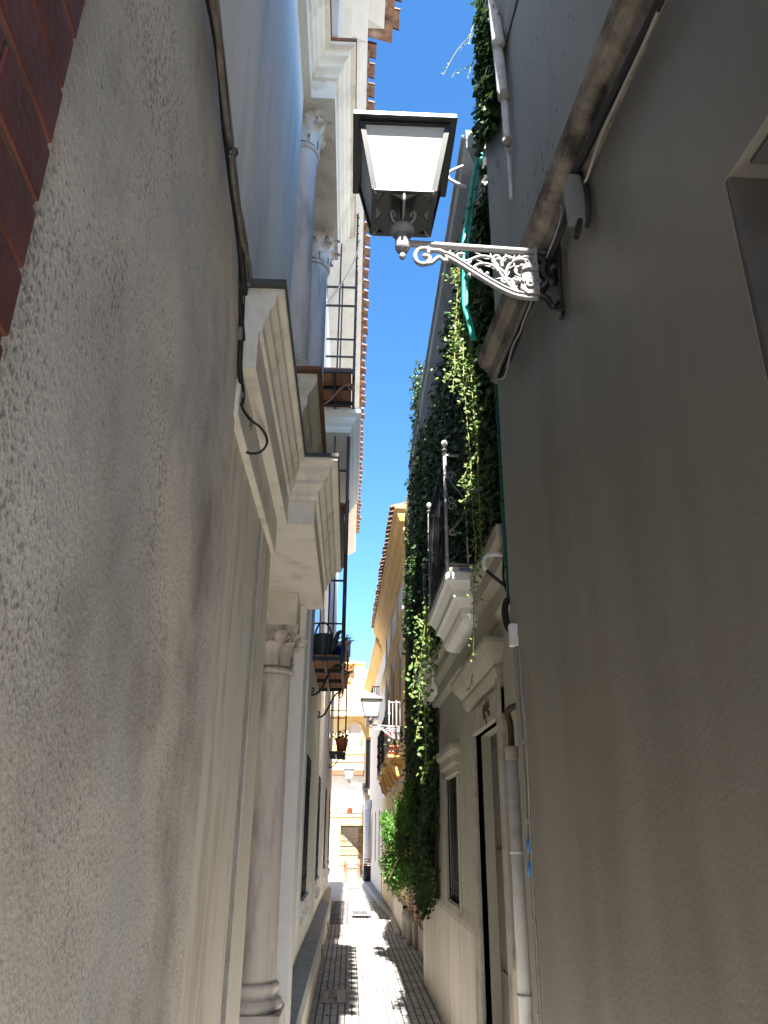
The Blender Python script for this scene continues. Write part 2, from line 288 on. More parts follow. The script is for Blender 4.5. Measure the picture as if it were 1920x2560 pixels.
# ------------------------------------------------------------------ facade helpers
class Facade:
    """wall face: x = x0 + s*(y-y0); side=+1 looks towards +X (left houses), -1 towards -X (right houses)"""
    def __init__(f, x0, side, s=0., y0=0.): f.x0, f.side, f.s, f.y0 = x0, side, s, y0
    def P(f, y, d, z): return (f.x0+f.s*(y-f.y0)+f.side*d, y, z)
    def block(f, mb, ya, yb, z0, z1, d0, d1):
        p = f.P
        c = [p(ya,d0,z0), p(ya,d1,z0), p(yb,d1,z0), p(yb,d0,z0), p(ya,d0,z1), p(ya,d1,z1), p(yb,d1,z1), p(yb,d0,z1)]
        mb.hexa(c if f.side > 0 else [c[3],c[2],c[1],c[0],c[7],c[6],c[5],c[4]])
        return mb
    def wall(f, mb, ya, yb, z0, z1, holes=(), depth=.2):
        ys = sorted({ya, yb, *[h[0] for h in holes], *[h[1] for h in holes]}); ys = [y for y in ys if ya <= y <= yb]
        zs = sorted({z0, z1, *[h[2] for h in holes], *[h[3] for h in holes]}); zs = [z for z in zs if z0 <= z <= z1]
        for a, b in zip(ys, ys[1:]):
            for c, d in zip(zs, zs[1:]):
                my, mz = (a+b)/2, (c+d)/2
                if any(h[0] < my < h[1] and h[2] < mz < h[3] for h in holes): continue
                q = [f.P(a,0,c), f.P(b,0,c), f.P(b,0,d), f.P(a,0,d)]
                mb.quad(*(q if f.side > 0 else q[::-1]))
        for (a, b, c, d) in holes:
            D = -depth
            for q in ([f.P(a,0,c), f.P(b,0,c), f.P(b,D,c), f.P(a,D,c)], [f.P(a,0,d), f.P(a,D,d), f.P(b,D,d), f.P(b,0,d)],
                      [f.P(a,0,c), f.P(a,D,c), f.P(a,D,d), f.P(a,0,d)], [f.P(b,0,c), f.P(b,0,d), f.P(b,D,d), f.P(b,D,c)]):
                mb.quad(*q)
        return mb
    def mould(f, mb, prof, ya, yb, ra=True, rb=True, d0=0., back=0.):
        """extrude profile [(d,z)...] along y; ends mitred round (ra / rb) or cut square"""
        n = len(prof)
        A = [f.P(ya-(d-d0 if ra else 0), d, z) for d, z in prof]; B = [f.P(yb+(d-d0 if rb else 0), d, z) for d, z in prof]
        mb.add(A+B, [((i, i+1, n+i+1, n+i) if f.side < 0 else (i, n+i, n+i+1, i+1)) for i in range(n-1)])
        for pts, yy in ((A, ya), (B, yb)):      # returned ends, back to the wall
            C = [(f.P(yy, back, 0)[0], p[1], p[2]) for p in pts]
            mb.add(pts+C, [(i, i+1, n+i+1, n+i) for i in range(n-1)])
        # top and bottom lids
        for k in (0, n-1):
            a, b = A[k], B[k]; mb.quad(a, b, (f.P(b[1], back, 0)[0], b[1], b[2]), (f.P(a[1], back, 0)[0], a[1], a[2]))
        return mb
def spiral(c, r0, turns, axis='xz', start=0., cw=1, n=26, r1=.12):
    c = Vector(c); out = []
    for i in range(n+1):
        t = i/n; r = r0*(1-t)+r0*r1*t; a = start+cw*turns*2*math.pi*t
        u, v = r*math.cos(a), r*math.sin(a)
        out.append(c+(Vector((u,0,v)) if axis == 'xz' else Vector((0,u,v))))
    return out
def bez(p0, p1, p2, p3, n=12):
    p0, p1, p2, p3 = map(Vector, (p0, p1, p2, p3))
    return [p0*(1-t)**3+p1*3*t*(1-t)**2+p2*3*t*t*(1-t)+p3*t**3 for t in [i/n for i in range(n+1)]]
def smooth_path(pts, k=5):
    pts = [Vector(p) for p in pts]; out = []
    for i in range(len(pts)-1):
        p0 = pts[max(i-1,0)]; p1 = pts[i]; p2 = pts[i+1]; p3 = pts[min(i+2, len(pts)-1)]
        for j in range(k):
            t = j/k
            out.append(.5*((2*p1)+(p2-p0)*t+(2*p0-5*p1+4*p2-p3)*t*t+(3*p1-p0-3*p2+p3)*t**3))
    out.append(pts[-1]); return out
def column(parent, c, r, z0, z1, capz, matl, plinth=True):
    """shaft with necking, attic base and leafy capital up to z1; capital starts at capz"""
    x, y = c
    h = .30
    sh = MB().lathe([(r*1.02, z0+.2), (r*1.03, z0+.25), (r*1.0, z0+.6), (r*.93, capz-.03), (r*.97, capz-.012), (r*.93, capz)], (x, y, 0), 32).build('column_shaft', matl, parent)
    b = MB()
    b.lathe([(r*1.05, z0+.21), (r*1.16, z0+.205), (r*1.22, z0+.185), (r*1.16, z0+.165), (r*1.1, z0+.15), (r*1.12, z0+.13), (r*1.3, z0+.12), (r*1.38, z0+.09), (r*1.3, z0+.06), (r*1.3, z0+.055)], (x, y, 0), 32)
    b.box(x-r*1.4, x+r*1.4, y-r*1.4, y+r*1.4, z0-.1, z0+.055)
    b.build('column_base', matl, parent, .006)
    cp = MB(); hc = z1-capz
    cp.lathe([(r*.95, capz), (r*1.1, capz+.012), (r*1.12, capz+.03), (r*1.0, capz+.042), (r*.90, capz+.05), (r*.86, capz+hc*.4), (r*.98, capz+hc*.65), (r*1.30, capz+hc*.84)], (x, y, 0), 32)
    # curling leaves
    for row, (zz, n, off) in enumerate(((capz+.05, 8, 0.), (capz+.05+hc*.22, 8, math.pi/8))):
        for k in range(n):
            a = off+2*math.pi*k/n; ca, sa = math.cos(a), math.sin(a); hh = hc*.48
            vs = []; N = 7
            for i in range(N):
                t = i/(N-1); rad = r*(.94+.16*row*t)+.085*max(0, t-.4)**1.3*2.2+.008; z = zz+hh*math.sin(min(t*1.9, 2.0))
                w = r*.34*(1-.15*t)*(1 if t < .7 else 1.45-1.0*t)
                for s_ in (-1, 0, 1):
                    rr = rad+(.010 if s_ == 0 else 0)
                    vs.append((x+rr*ca-s_*w*sa, y+rr*sa+s_*w*ca, z))
            cp.add(vs, [(i*3+j, i*3+j+1, i*3+j+4, i*3+j+3) for i in range(N-1) for j in range(2)], True)
    for k in range(4):
        a = math.pi/4+k*math.pi/2
        for s_ in (-1, 1):
            d = Vector((math.cos(a), math.sin(a), 0)); o = Vector((x, y, capz+hc*.74))+d*r*1.32+Vector((-d.y, d.x, 0))*s_*.012
            pts = [o+d*(q.x)+Vector((0,0,q.z)) for q in spiral((0,0,0), r*.26, 1.4, 'xz', math.pi/2, -1, 16)]
            cp.tube(pts, .011, 6)
    A = r*1.5; pts = []
    for k in range(4):                                            # abacus with hollow sides
        a0 = math.pi/4+k*math.pi/2; a1 = a0+math.pi/2
        p0 = Vector((math.cos(a0), math.sin(a0)))*A*1.22; p1 = Vector((math.cos(a1), math.sin(a1)))*A*1.22; mid = (p0+p1)/2
        for t in (0, .08, .3, .5, .7, .92):
            q = p0.lerp(p1, t); pts.append(q-mid.normalized()*(.02*math.sin(math.pi*t)*4*r/.14*.5))
    n = len(pts); za, zb = z1-hc*.16, z1
    cp.add([(x+p.x, y+p.y, za) for p in pts]+[(x+p.x*1.03, y+p.y*1.03, zb) for p in pts], [(i, (i+1)%n, n+(i+1)%n, n+i) for i in range(n)]+[tuple(range(n-1,-1,-1)), tuple(range(n, 2*n))])
    cp.build('capital', matl, parent)
def tile_row(mb, f, ya, yb, d, z, pitch=.25, length=.6, up=.2):
    n = int((yb-ya)/pitch)
    for i in range(n):
        yc = ya+(i+.5)*pitch; jz = random.uniform(-.008, .008); jd = random.uniform(-.02, .02)
        for conv in (1, -1):
            yy = yc+(0 if conv > 0 else pitch/2); r0, r1, th = (pitch*.38, pitch*.30, .016) if conv > 0 else (pitch*.42, pitch*.45, .014)
            vs = []
            for (dd, rr, zz) in ((d+jd+(.05 if conv > 0 else -.025), r0, z), (d+jd-length, r1, z+up)):
                for rad in (rr, rr-th):
                    for k in range(9):
                        a = math.pi*k/8
                        vs.append(f.P(yy+rad*math.cos(a), dd, zz+jz+(conv*rad*math.sin(a)*.75+(.0 if conv > 0 else .05))))
            fs = [(k, k+1, 18+k+1, 18+k) for k in range(8)]+[(9+k, 27+k, 27+k+1, 9+k+1) for k in range(8)]+[(k, 9+k, 9+k+1, k+1) for k in range(8)]
            mb.add(vs, fs, True)
    return mb
# leaves ------------------------------------------------------------
HEART = [(0,0,0), (.42,-.10,.10), (.50,-.45,.12), (0,-1,-.05), (-.50,-.45,.12), (-.42,-.10,.10)]
def leaf(mb, p, s, yaw, pitch, roll=0.):
    cy, sy = math.cos(yaw), math.sin(yaw); cp_, sp_ = math.cos(pitch), math.sin(pitch); cr, sr = math.cos(roll), math.sin(roll)
    vs = []
    for (a, b, c) in HEART:
        a, c = a*cr-c*sr, a*sr+c*cr
        b, c = b*cp_-c*sp_, b*sp_+c*cp_          # b along -z (hang), tilt out by pitch
        x, y, z = a, c, b
        x, y = x*cy-y*sy, x*sy+y*cy
        vs.append((p[0]+x*s, p[1]+y*s, p[2]+z*s))
    mb.add(vs, [(0,1,2,3), (0,3,4,5)])
def strand(mbl, mbs, pts, dens, size, spread, rs=.004, rnd=random):
    pts = smooth_path(pts, 6); mbs.tube(pts, rs, 4, r1=rs*.6)
    for a, b in zip(pts, pts[1:]):
        n = max(1, int((b-a).length*dens+rnd.random()))
        for _ in range(n):
            p = a.lerp(b, rnd.random()); q = Vector((rnd.gauss(0,1), rnd.gauss(0,1), 0))*spread
            leaf(mbl, p+q, size*rnd.uniform(.6, 1.25), rnd.uniform(-1.3, 1.3), rnd.uniform(.1, .9), rnd.uniform(-.4, .4))
# ================================================================== THE SETTING
structure(MB().quad((-400,-400,-.012), (400,-400,-.012), (400,600,-.012), (-400,600,-.012)).build('ground', M['earth']))
structure(MB().box(-1.6, 1.9, -2.2, 21.5, -.2, 0).build('street', M['pave']))
structure(MB().box(-.9, 12, -26, -2.22, -.2, 0).build('square', M['plaza']))  # unseen paving, added behind the camera to bounce sunlight onto the walls
structure(MB().box(-14, 14, 21.52, 36, -.2, 0).build('plaza_ground', M['plaza']))
structure(MB().quad((-.34,16.2,.004), (.02,16.2,.004), (.06,21.5,.004), (-.34,21.5,.004)).build('path', M['setts']))
# kerb and right-hand pavement
kb = MB(); sp_ = MB()
kp = [(.80,14.6), (.86,17.4), (.74,20.5), (.62,24), (.50,28), (.42,31)]
for (xa, ya), (xb, yb) in zip(kp, kp[1:]):
    kb.hexa([(xa,ya,.0), (xa+.09,ya,.0), (xb+.09,yb,.0), (xb,yb,.0), (xa,ya,.05), (xa+.09,ya,.05), (xb+.09,yb,.05), (xb,yb,.05)])
    sp_.hexa([(xa+.09,ya,.0), (1.4,ya,.0), (1.4,yb,.0), (xb+.09,yb,.0), (xa+.09,ya,.046), (1.4,ya,.046), (1.4,yb,.046), (xb+.09,yb,.046)])
structure(kb.build('kerb', M['kerb'], None, .008)); structure(sp_.build('pavement', M['slab']))
# ================================================================== LEFT HOUSES
FA = Facade(LX0, +1, LS, LY0)
h1 = thing('plaster_house', 'near left house with rough grey-brown plaster and dark red brick corner', 'house', (-.5, 0, 0))
w = MB(); FA.wall(w, .62, 2.52, 0, 3.57); FA.block(w, -9, .62, 0, 9, -5, -.03); FA.block(w, .62, 2.52, 0, 3.56, -5, -.02)
w.build('rough_wall', M['rough'], h1)
bc_ = MB(); rb_ = random.Random(2)
FA.block(MB(), -9, .65, 0, 9, -.2, .0115).build('mortar_bed', mat('old_mortar', (.19,.15,.11), var=.3, scale=20, bump=1.0, bscale=60), h1)
zc = .5; k_ = 0
while zc < 5.2:
    ye = .655-rb_.uniform(0,.004); L0 = .268 if k_ % 2 else .134
    while ye > -1.6:
        ys_ = ye-L0+rb_.uniform(.004,.008)
        FA.block(bc_, ys_, ye, zc, zc+.077+rb_.uniform(-.004,.004), -.02, .016+rb_.uniform(-.002,.002)); ye -= L0+.002; L0 = .268
    zc += .086; k_ += 1
bc_.build('brick_corner', mat('dark_red_brick', (.135,.042,.034), rough=.55, var=.3, scale=9, bump=.5, bscale=70, stain=(.06,.03,.025), stain_amt=.5, stain_scale=6), h1, .004)
w = MB(); FA.block(w, .66, 2.6, 3.575, 9.4, -5, -.035); w.build('upper_wall', M['whitew'], h1)
w = MB(); FA.block(w, -9, 2.3, 9.05, 9.3, -5, .30); w.build('eaves', M['white'], h1, .01)  # unseen overhang, added to keep sun patches off the portal
w = MB(); FA.block(w, .66, 2.55, 3.545, 3.60, -.05, .012); w.build('ledge', M['ledge'], h1, .006)
# --- portal house
FB = Facade(-.5, +1)
h2 = thing('portal_house', 'cream house with columned stone portal and columned window above it, left side', 'house', (-.6, 4, 0))
w = MB(); FB.wall(w, 2.53, 4.0, 0, 3.57, (), .1); FB.block(w, 2.53, 5.95, 0, 9.4, -5, -.45); FB.block(w, 2.53, 3.99, 0, 3.5, -.46, -.02)
FB.block(w, 2.62, 4.42, 3.6, 9.4, -.46, -.0); FB.block(w, 6.32, 6.34, 3.6, 9.4, -.46, 0)
FB.block(w, 4.42, 6.32, 7.5, 9.4, -.46, .1)
w.build('wall', M['whitew'], h2)
w = MB(); FB.block(w, 2.50, 3.46, 0, 3.2, -.03, .030); FB.block(w, 3.60, 4.02, 0, 3.2, -.03, .035); w.build('portal_pilaster', M['smooth'], h2, .01)
w = MB(); FB.block(w, 3.461, 3.599, 0, 3.1, -.05, .026); FB.block(w, 3.48, 3.50, 0, 3.1, 0, .033); FB.block(w, 3.55, 3.57, 0, 3.1, 0, .033)
for k in range(16):
    zz = .35+k*.19; FB.block(w, 3.465, 3.595, zz, zz+.012, 0, .031)
w.build('carved_strip', M['stone'], h2, .004)
w = MB(); FB.block(w, 3.98, 4.06, 0, 3.2, -.45, .0); w.build('door_jamb', M['cornice'], h2, .01)
w = MB(); FB.block(w, 5.76, 6.08, 0, 3.2, -.45, .135); w.build('back_pilaster', M['white'], h2, .008)
w = MB(); FB.block(w, 5.36, 5.82, 0, .43, -.22, .13); FB.block(w, 5.34, 5.84, .36, .44, -.24, .145); w.build('pedestal', M['stone'], h2, .015)
column(h2, (-.58, 5.58), .14, .53, 2.96, 2.63, M['marble'])
w = MB(); w.box(-.75, -.41, 5.40, 5.78, 2.96, 3.2); w.build('impost_block', M['cornice'], h2, .006)
def entab(d0, zb, k=1., h=.37):
    P_ = [(0,0),(0,.42),(.16,.45),(.16,.52),(.20,.56),(.40,.63),(.40,.69),(.46,.73),(.66,.80),(.66,.88),(.72,.91),(1,.94),(1,1)]
    return [(d0+.125*k*a, zb+h*b) for a, b in P_]
w = MB(); FB.mould(w, entab(.11, 3.2, .70), 2.47, 4.06, False, False, .11, -.3); FB.mould(w, entab(.26, 3.2), 4.06, 5.86, True, True, .26, -.3)
FB.block(w, 2.47, 4.0, 3.0, 3.2, -.1, .06)
w.build('portal_entablature', M['cornice'], h2, .004)
w = MB(); FB.block(w, 2.44, 3.93, 3.565, 3.59, -.1, .205); FB.block(w, 3.925, 5.99, 3.565, 3.59, -.1, .392)
w.build('lead_flashing', M['lead'], h2, .004)
# upper columned window
w = MB(); FB.mould(w, [(.13,4.06),(.13,4.14),(.16,4.17),(.16,4.24),(.20,4.28),(.22,4.31),(.22,4.37)], 4.42, 6.3, True, True, .13, -.4)
FB.block(w, 4.42, 6.3, 3.6, 4.06, -.3, .12); w.build('window_pedestal', M['cornice'], h2, .004)
w = MB(); FB.block(w, 4.28, 6.42, 4.37, 4.40, -.1, .25); w.build('clay_ledge', M['brownclay'], h2, .004)
column(h2, (-.505, 4.68), .125, 4.45, 7.0, 6.63, M['marble'])
column(h2, (-.475, 6.05), .145, 4.45, 7.0, 6.63, M['marble'])
w = MB(); FB.mould(w, entab(.06, 7.0, 1.15, .45), 2.6, 4.42, False, False, .06, -.4); FB.mould(w, entab(.25, 7.0, 1.25, .45), 4.42, 6.3, True, True, .25, -.4)
w.build('window_entablature', M['cornice'], h2, .004)
w = MB(); FB.block(w, 2.6, 4.26, 7.45, 7.485, -.1, .215); FB.block(w, 4.255, 6.46, 7.45, 7.485, -.1, .415); w.build('clay_edge', M['brownclay'], h2, .004)
w = MB(); FB.block(w, 4.55, 6.2, 4.6, 6.9, -.47, -.38); w.build('window_glass', M['glassdark'], h2)
# eaves of the portal house
w = MB()
FB.mould(w, [(.10,8.35),(.10,8.75),(.20,8.85),(.20,9.0),(.34,9.1),(.34,9.3),(.50,9.42),(.50,9.8),(.68,9.9),(.68,9.98)], 1.5, 5.3, True, True, .10, -.5)
FB.block(w, 4.6, 5.2, 8.0, 9.0, -.4, .24); FB.block(w, 1.5, 5.2, 7.9, 8.34, -.4, .14)
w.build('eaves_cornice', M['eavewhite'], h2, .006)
w = MB(); tile_row(w, FB, 1.2, 6.0, .80, 10.0, .32); w.hexa([(-6,1.2,10.02), (.1,1.2,10.02), (.1,6.0,10.02), (-6,6.0,10.02), (-6,1.2,12.2), (.1,1.2,10.12), (.1,6.0,10.12), (-6,6.0,12.2)])
w.build('tiled_roof', M['tile'], h2)
# --- white house with grilled windows
h3 = thing('white_house', 'long white house with barred ground-floor windows and tiled eaves, left side', 'house', (-.6, 14, 0))
WIN = [(9.08,10.16,.93,2.43), (12.68,13.76,.93,2.43), (16.45,17.5,.93,2.43), (19.75,20.7,.93,2.43)]
UP = [(8.45,9.35,7.05,9.3), (9.6,11.3,3.62,6.2), (13.9,15.0,3.6,6.0), (18.2,19.3,3.6,6.0)]
w = MB(); FB.wall(w, 6.06, 21.9, 0, 9.4, WIN+UP, .02); FB.block(w, 6.06, 21.9, 0, 9.4, -5, -.02); FB.block(w, 21.86, 21.9, 0, 9.4, -.021, -.001)
w.build('wall', M['whitew'], h3)
w = MB(); prof = [(.17,0),(.165,.30),(.15,.36),(0,.40)]
FB.mould(w, prof, 6.12, 16.5, False, False, 0); w2 = w
n0 = len(w.v); w.hexa([(-.5,16.5,0), (-.33,16.5,0), (-.40,21.8,0), (-.5,21.8,0), (-.5,16.5,.38), (-.345,16.5,.36), (-.42,21.8,.3), (-.5,21.8,.32)])
w.build('plinth', M['dado'], h3)
FB.mould(MB(), [(.173,.27),(.173,.30),(.158,.365),(.002,.408)], 6.1, 16.45, False, False, 0).build('plinth_top', M['greytop'], h3)
for (ya, yb) in ((11.7,12.1), (14.7,15.1)):
    w = MB(); FB.block(w, ya, yb, .05, .17, .10, .1735); w.build('vent', M['black'], h3)
for (ya, yb, za, zb) in WIN:
    w = MB()
    FB.block(w, ya-.10, ya, za-.02, zb+.12, -.02, .006); FB.block(w, yb, yb+.10, za-.02, zb+.12, -.02, .012); FB.block(w, ya, yb, zb, zb+.12, -.02, .011)
    FB.mould(w, [(.0,za-.16),(.015,za-.15),(.02,za-.09),(.04,za-.06),(.04,za)], ya-.1, yb+.1, True, True, 0)
    for q in (.18, .86):
        c = FB.P(ya+(yb-ya)*q, .0, za-.2); w.tube([(c[0],c[1],c[2]+.06), (c[0]+.045,c[1],c[2]+.03), (c[0]+.03,c[1],c[2]-.06)], .028, 8)
    fr = w.build('window_frame', M['whitew'], h3, .006)
    FB.block(MB(), ya+.001, yb-.001, za+.001, zb-.001, -.0195, -.012).build('pane', M['glassdark'], fr)
    g = MB()
    for k in range(9):
        y = ya+.06+k*(yb-ya-.12)/8; g.tube([FB.P(y,-.001,za+.01), FB.P(y,-.001,zb-.01)], .006, 6)
    for zz in (.10, .30, 1.25, 1.42): g.bar(FB.P(ya,-.001,za+zz), FB.P(yb,-.001,za+zz), .02, .006)
    for zz in (.2, 1.33):
        for k in range(8):
            y = ya+.06+(k+.5)*(yb-ya-.12)/8; g.tube([FB.P(y+.05*math.cos(a), .004, za+zz+.05*math.sin(a)) for a in [i*math.pi/5 for i in range(11)]], .005, 4)
    g.build('window_grille', M['iron'], fr)
for (ya, yb) in ((8.75,8.95), (12.3,12.45), (16.0,16.15)):
    w = MB(); FB.block(w, ya-.3, yb-.3, .62 if ya > 8.6 else .5, 4.9, -.02, .022); w.build('wall_strip', M['white'], h3, .005)
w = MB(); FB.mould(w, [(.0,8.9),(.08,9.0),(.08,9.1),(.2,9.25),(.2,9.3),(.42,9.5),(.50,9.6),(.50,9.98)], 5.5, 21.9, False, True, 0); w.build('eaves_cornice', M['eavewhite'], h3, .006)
w = MB(); tile_row(w, FB, 6.1, 22.2, .56, 10.0, .26); w.hexa([(-6,6.1,10.02), (-.05,6.1,10.02), (-.05,22.2,10.02), (-6,22.2,10.02), (-6,6.1,12.2), (-.05,6.1,10.14), (-.05,22.2,10.14), (-6,22.2,12.2)])
w.build('tiled_roof', M['tile'], h3)
for (ya, yb, za, zb) in UP:
    w = MB(); FB.block(w, ya, yb, za, zb, -.019, -.01); w.build('balcony_door', M['white'] if za > 7 else M['glassdark'], h3)
def bracket(mb, y, z, d0, d1, drop=.34):
    a = FB.P(y, d0, z-drop); b = FB.P(y, d1-.04, z-.05)
    mb.tube(bez(a, FB.P(y,d0+.16,z-drop-.02), FB.P(y,(d0+d1)/2,z-.06), b, 14), .014, 7)
    for c, r0, st, cw in ((Vector(a)+Vector((0.0,0,.05)), .05, -math.pi/2, -1), (Vector(b)+Vector((.0,0,-.045)), .045, math.pi/2, -1)):
        mb.tube(spiral(c, r0, 1.3, 'xz', st, cw, 18, .3), .011, 6)
def cage(name, ya, yb, z0, z1, d, posts=2, rails=(.95,), nb=6, cornice=None, bar_w=.016):
    fl = MB(); FB.block(fl, ya, yb, z0-.03, z0, -.02, d-.03); 
    root = MB()
    for (a, b) in ((FB.P(ya,0,z0-.05), FB.P(ya,d,z0-.05)), (FB.P(yb,0,z0-.05), FB.P(yb,d,z0-.05)), (FB.P(ya,d,z0-.05), FB.P(yb,d,z0-.05)), (FB.P(ya,d*.42,z0-.055), FB.P(yb,d*.42,z0-.055))): root.bar(a, b, .035, .05)
    for q in (.33, .66): root.bar(FB.P(ya+(yb-ya)*q,0,z0-.06), FB.P(ya+(yb-ya)*q,d,z0-.06), .02, .05)
    for yy in (ya, yb):
        root.bar(FB.P(yy,d,z0-.12), FB.P(yy,d,z1), .026); root.bar(FB.P(yy,d*.5,z0), FB.P(yy,d*.5,z1), bar_w+.004)
    for r_ in rails:
        for yy in (ya, yb): root.bar(FB.P(yy,0,z0+r_), FB.P(yy,d,z0+r_), .022)
        root.bar(FB.P(ya,d,z0+r_), FB.P(yb,d,z0+r_), .022)
    for k in range(1, nb): y = ya+(yb-ya)*k/nb; root.tube([FB.P(y,d,z0-.04), FB.P(y,d,z1)], .007, 5)
    nz = int((z1-z0)/.14)
    for k in range(nz): c = FB.P(ya,d,z0+.06+k*.14); root.ball((c[0]+.016,c[1],c[2]), .011, 6)
    p = root.build(name, M['iron'], h3)
    fl.build('plank_floor', M['plank'], p)
    return p
c1 = cage('window_cage', 9.4, 11.6, 3.6, 6.62, .36, rails=(.95, 2.5))
b = MB(); bracket(b, 9.5, 3.55, 0, .36, .42); b.build('scroll_bracket', M['iron'], c1)
b = MB(); bracket(b, 11.5, 3.55, 0, .36, .42); b.build('scroll_bracket', M['iron'], c1)
b = MB(); b.bar(FB.P(9.385,.36,4.9), FB.P(9.385,.385,6.6), .024); b.build('rusty_post', M['rust'], c1)
b = MB(); FB.mould(b, [(.38,6.64),(.40,6.68),(.40,6.72),(.44,6.76),(.46,6.80),(.46,6.83),(.52,6.88),(.53,6.95)], 9.32, 12.2, True, True, .38, 0); b.build('cage_cornice', M['white'], c1, .004)
b = MB(); FB.block(b, 9.4, 11.6, 5.45, 5.5, .0, .34); b.build('shelf', M['iron'], c1)
c2 = cage('upper_balcony', 8.28, 9.45, 7.0, 9.7, .42, rails=(.95, 1.25), nb=5)
b = MB(); bracket(b, 8.5, 6.95, 0, .42, .36); b.build('scroll_bracket', M['rust'], c2)
c3 = cage('far_window_cage', 18.3, 19.6, 3.3, 5.6, .36, rails=(.9, 1.7), nb=5)
b = MB(); FB.block(b, 18.2, 19.7, 5.6, 5.75, 0, .40); FB.block(b, 18.15, 19.75, 5.75, 5.8, 0, .43); b.build('cage_roof', M['stone'], c3, .01)
b = MB(); bracket(b, 18.5, 3.25, 0, .36, .3); b.build('scroll_bracket', M['iron'], c3)
# ================================================================== RIGHT HOUSES
FR1 = Facade(RX0, -1, RS, RY0)
r1 = thing('grey_house', 'near right house with plain dark grey-beige wall, weathered string course and deep window', 'house', (1.1, 0, 0))
HW = (-.9, 1.58, .9, 3.27)
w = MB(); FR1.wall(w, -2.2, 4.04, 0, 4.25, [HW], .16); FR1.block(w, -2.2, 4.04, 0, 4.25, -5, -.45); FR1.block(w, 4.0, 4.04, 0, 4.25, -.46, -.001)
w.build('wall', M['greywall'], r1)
w = MB(); FR1.block(w, 1.56, 1.578, .9, 3.268, -.16, -.004); FR1.block(w, -.9, 1.5, 3.255, 3.268, -.16, -.03); w.build('window_lining', M['jamb'], r1)  # soffit strip takes the dark jamb tone to paint in the recess's shade
w = MB(); FR1.block(w, -.9, -.83, .9, 3.27, -.4, -.16); FR1.block(w, 1.49, 1.56, .9, 3.27, -.4, -.165); FR1.block(w, -.83, 1.49, 3.19, 3.26, -.4, -.165); w.build('window_frame', M['jamb'], r1, .006)
w = MB(); FR1.block(w, -.83, 1.49, .9, 3.19, -.4, -.3); w.build('window_pane', M['glassdark'], r1)
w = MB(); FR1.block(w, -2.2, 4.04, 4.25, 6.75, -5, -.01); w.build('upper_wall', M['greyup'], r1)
w = MB(); FR1.mould(w, [(.0,4.16),(.035,4.18),(.05,4.24),(.10,4.28),(.115,4.34),(.10,4.37),(.03,4.47),(-.01,4.53)], -2.2, 4.06, False, False, 0, -.1); w.build('string_course', M['ledge'], r1)
w = MB(); FR1.mould(w, [(0,6.3),(.02,6.36),(.02,6.45),(.05,6.52),(.06,6.6),(.09,6.66),(.09,6.75)], 1.9, 3.5, False, False, 0); FR1.block(w, -2.2, 3.5, 6.75, 6.88, -5, .10)
FR1.block(w, -2.2, 1.9, 6.5, 6.92, -5, .21); w.build('cornice', M['greyup'], r1, .006)  # wider near stretch is unseen, added to shade the lamp bracket's wall end
# --- ivy house
FR2 = Facade(.95, -1)
r2 = thing('balcony_house', 'cream right-hand house with stone doorway, white stuccoed balconies and ivy', 'house', (1.1, 7, 0))
DOOR = (5.02, 6.05, 0, 2.28); WN = (7.2, 7.98, 1.02, 2.08); BD = (5.55, 6.6, 3.32, 5.3); BD2 = (8.3, 9.2, 3.32, 5.3)
w = MB(); FR2.wall(w, 4.05, 10.3, 0, 6.3, [DOOR, WN, BD, BD2], .35); FR2.block(w, 4.05, 10.3, 0, 6.6, -5, -.36); FR2.block(w, 10.26, 10.3, 0, 6.6, -.37, -.001)
w.build('wall', M['r2wall'], r2)
w = MB(); FR2.block(w, DOOR[0]+.002, DOOR[1]-.002, 0, 2.278, -.36, -.11)
for (ya, yb) in ((DOOR[0]+.10, DOOR[0]+.46), (DOOR[0]+.57, DOOR[0]+.93)):
    for (za, zb) in ((.15,.75), (.85,1.5), (1.6,2.18)): FR2.block(w, ya, yb, za, zb, -.12, -.098)
w.build('door', mat('dark_grey_door', (.13,.125,.105), rough=.6, var=.2, scale=4, bump=.2, stain=(.08,.07,.055), stain_amt=.6, stain_scale=3), r2, .006)
w = MB(); FR2.block(w, DOOR[0]-.16, DOOR[0], 0, 2.6, -.05, .03); FR2.block(w, DOOR[1], DOOR[1]+.16, 0, 2.45, -.05, .03); FR2.block(w, DOOR[0]-.16, DOOR[1]+.16, 2.28, 2.46, -.05, .032); w.build('door_surround', M['stone'], r2, .01)
w = MB(); FR2.mould(w, [(.0,2.50),(.03,2.52),(.05,2.57),(.05,2.60),(.10,2.66),(.13,2.72),(.13,2.75),(.02,2.80)], 4.92, 6.35, True, True, 0); w.build('door_hood', M['r2wall'], r2, .005)
w = MB()                                             # peeling carved panel above the door
for k in range(26):
    a = random.uniform(0, 6.28); q = random.uniform(0, .14); c = FR2.P(5.35+q*math.cos(a)*.9, .033, 2.37+q*math.sin(a)*.5)
    w.tube([(c[0], c[1]+random.uniform(-.03,.03), c[2]+random.uniform(-.03,.03)) for _ in range(3)], .006, 4)
w.build('carved_ornament', M['stemdark'], r2)
w = MB(); FR2.block(w, WN[0]-.12, WN[0], WN[2]-.05, WN[3]+.2, -.02, .012); FR2.block(w, WN[1], WN[1]+.12, WN[2]-.05, WN[3]+.2, -.02, .03)
FR2.mould(w, [(.0,2.08),(.03,2.09),(.03,2.15),(.05,2.18),(.05,2.24),(.08,2.28),(.08,2.33)], WN[0]-.14, WN[1]+.14, True, True, 0)
FR2.block(w, WN[0], WN[1], WN[2]-.06, WN[2], -.2, .02)
wf = w.build('window_frame', M['r2wall'], r2, .005)
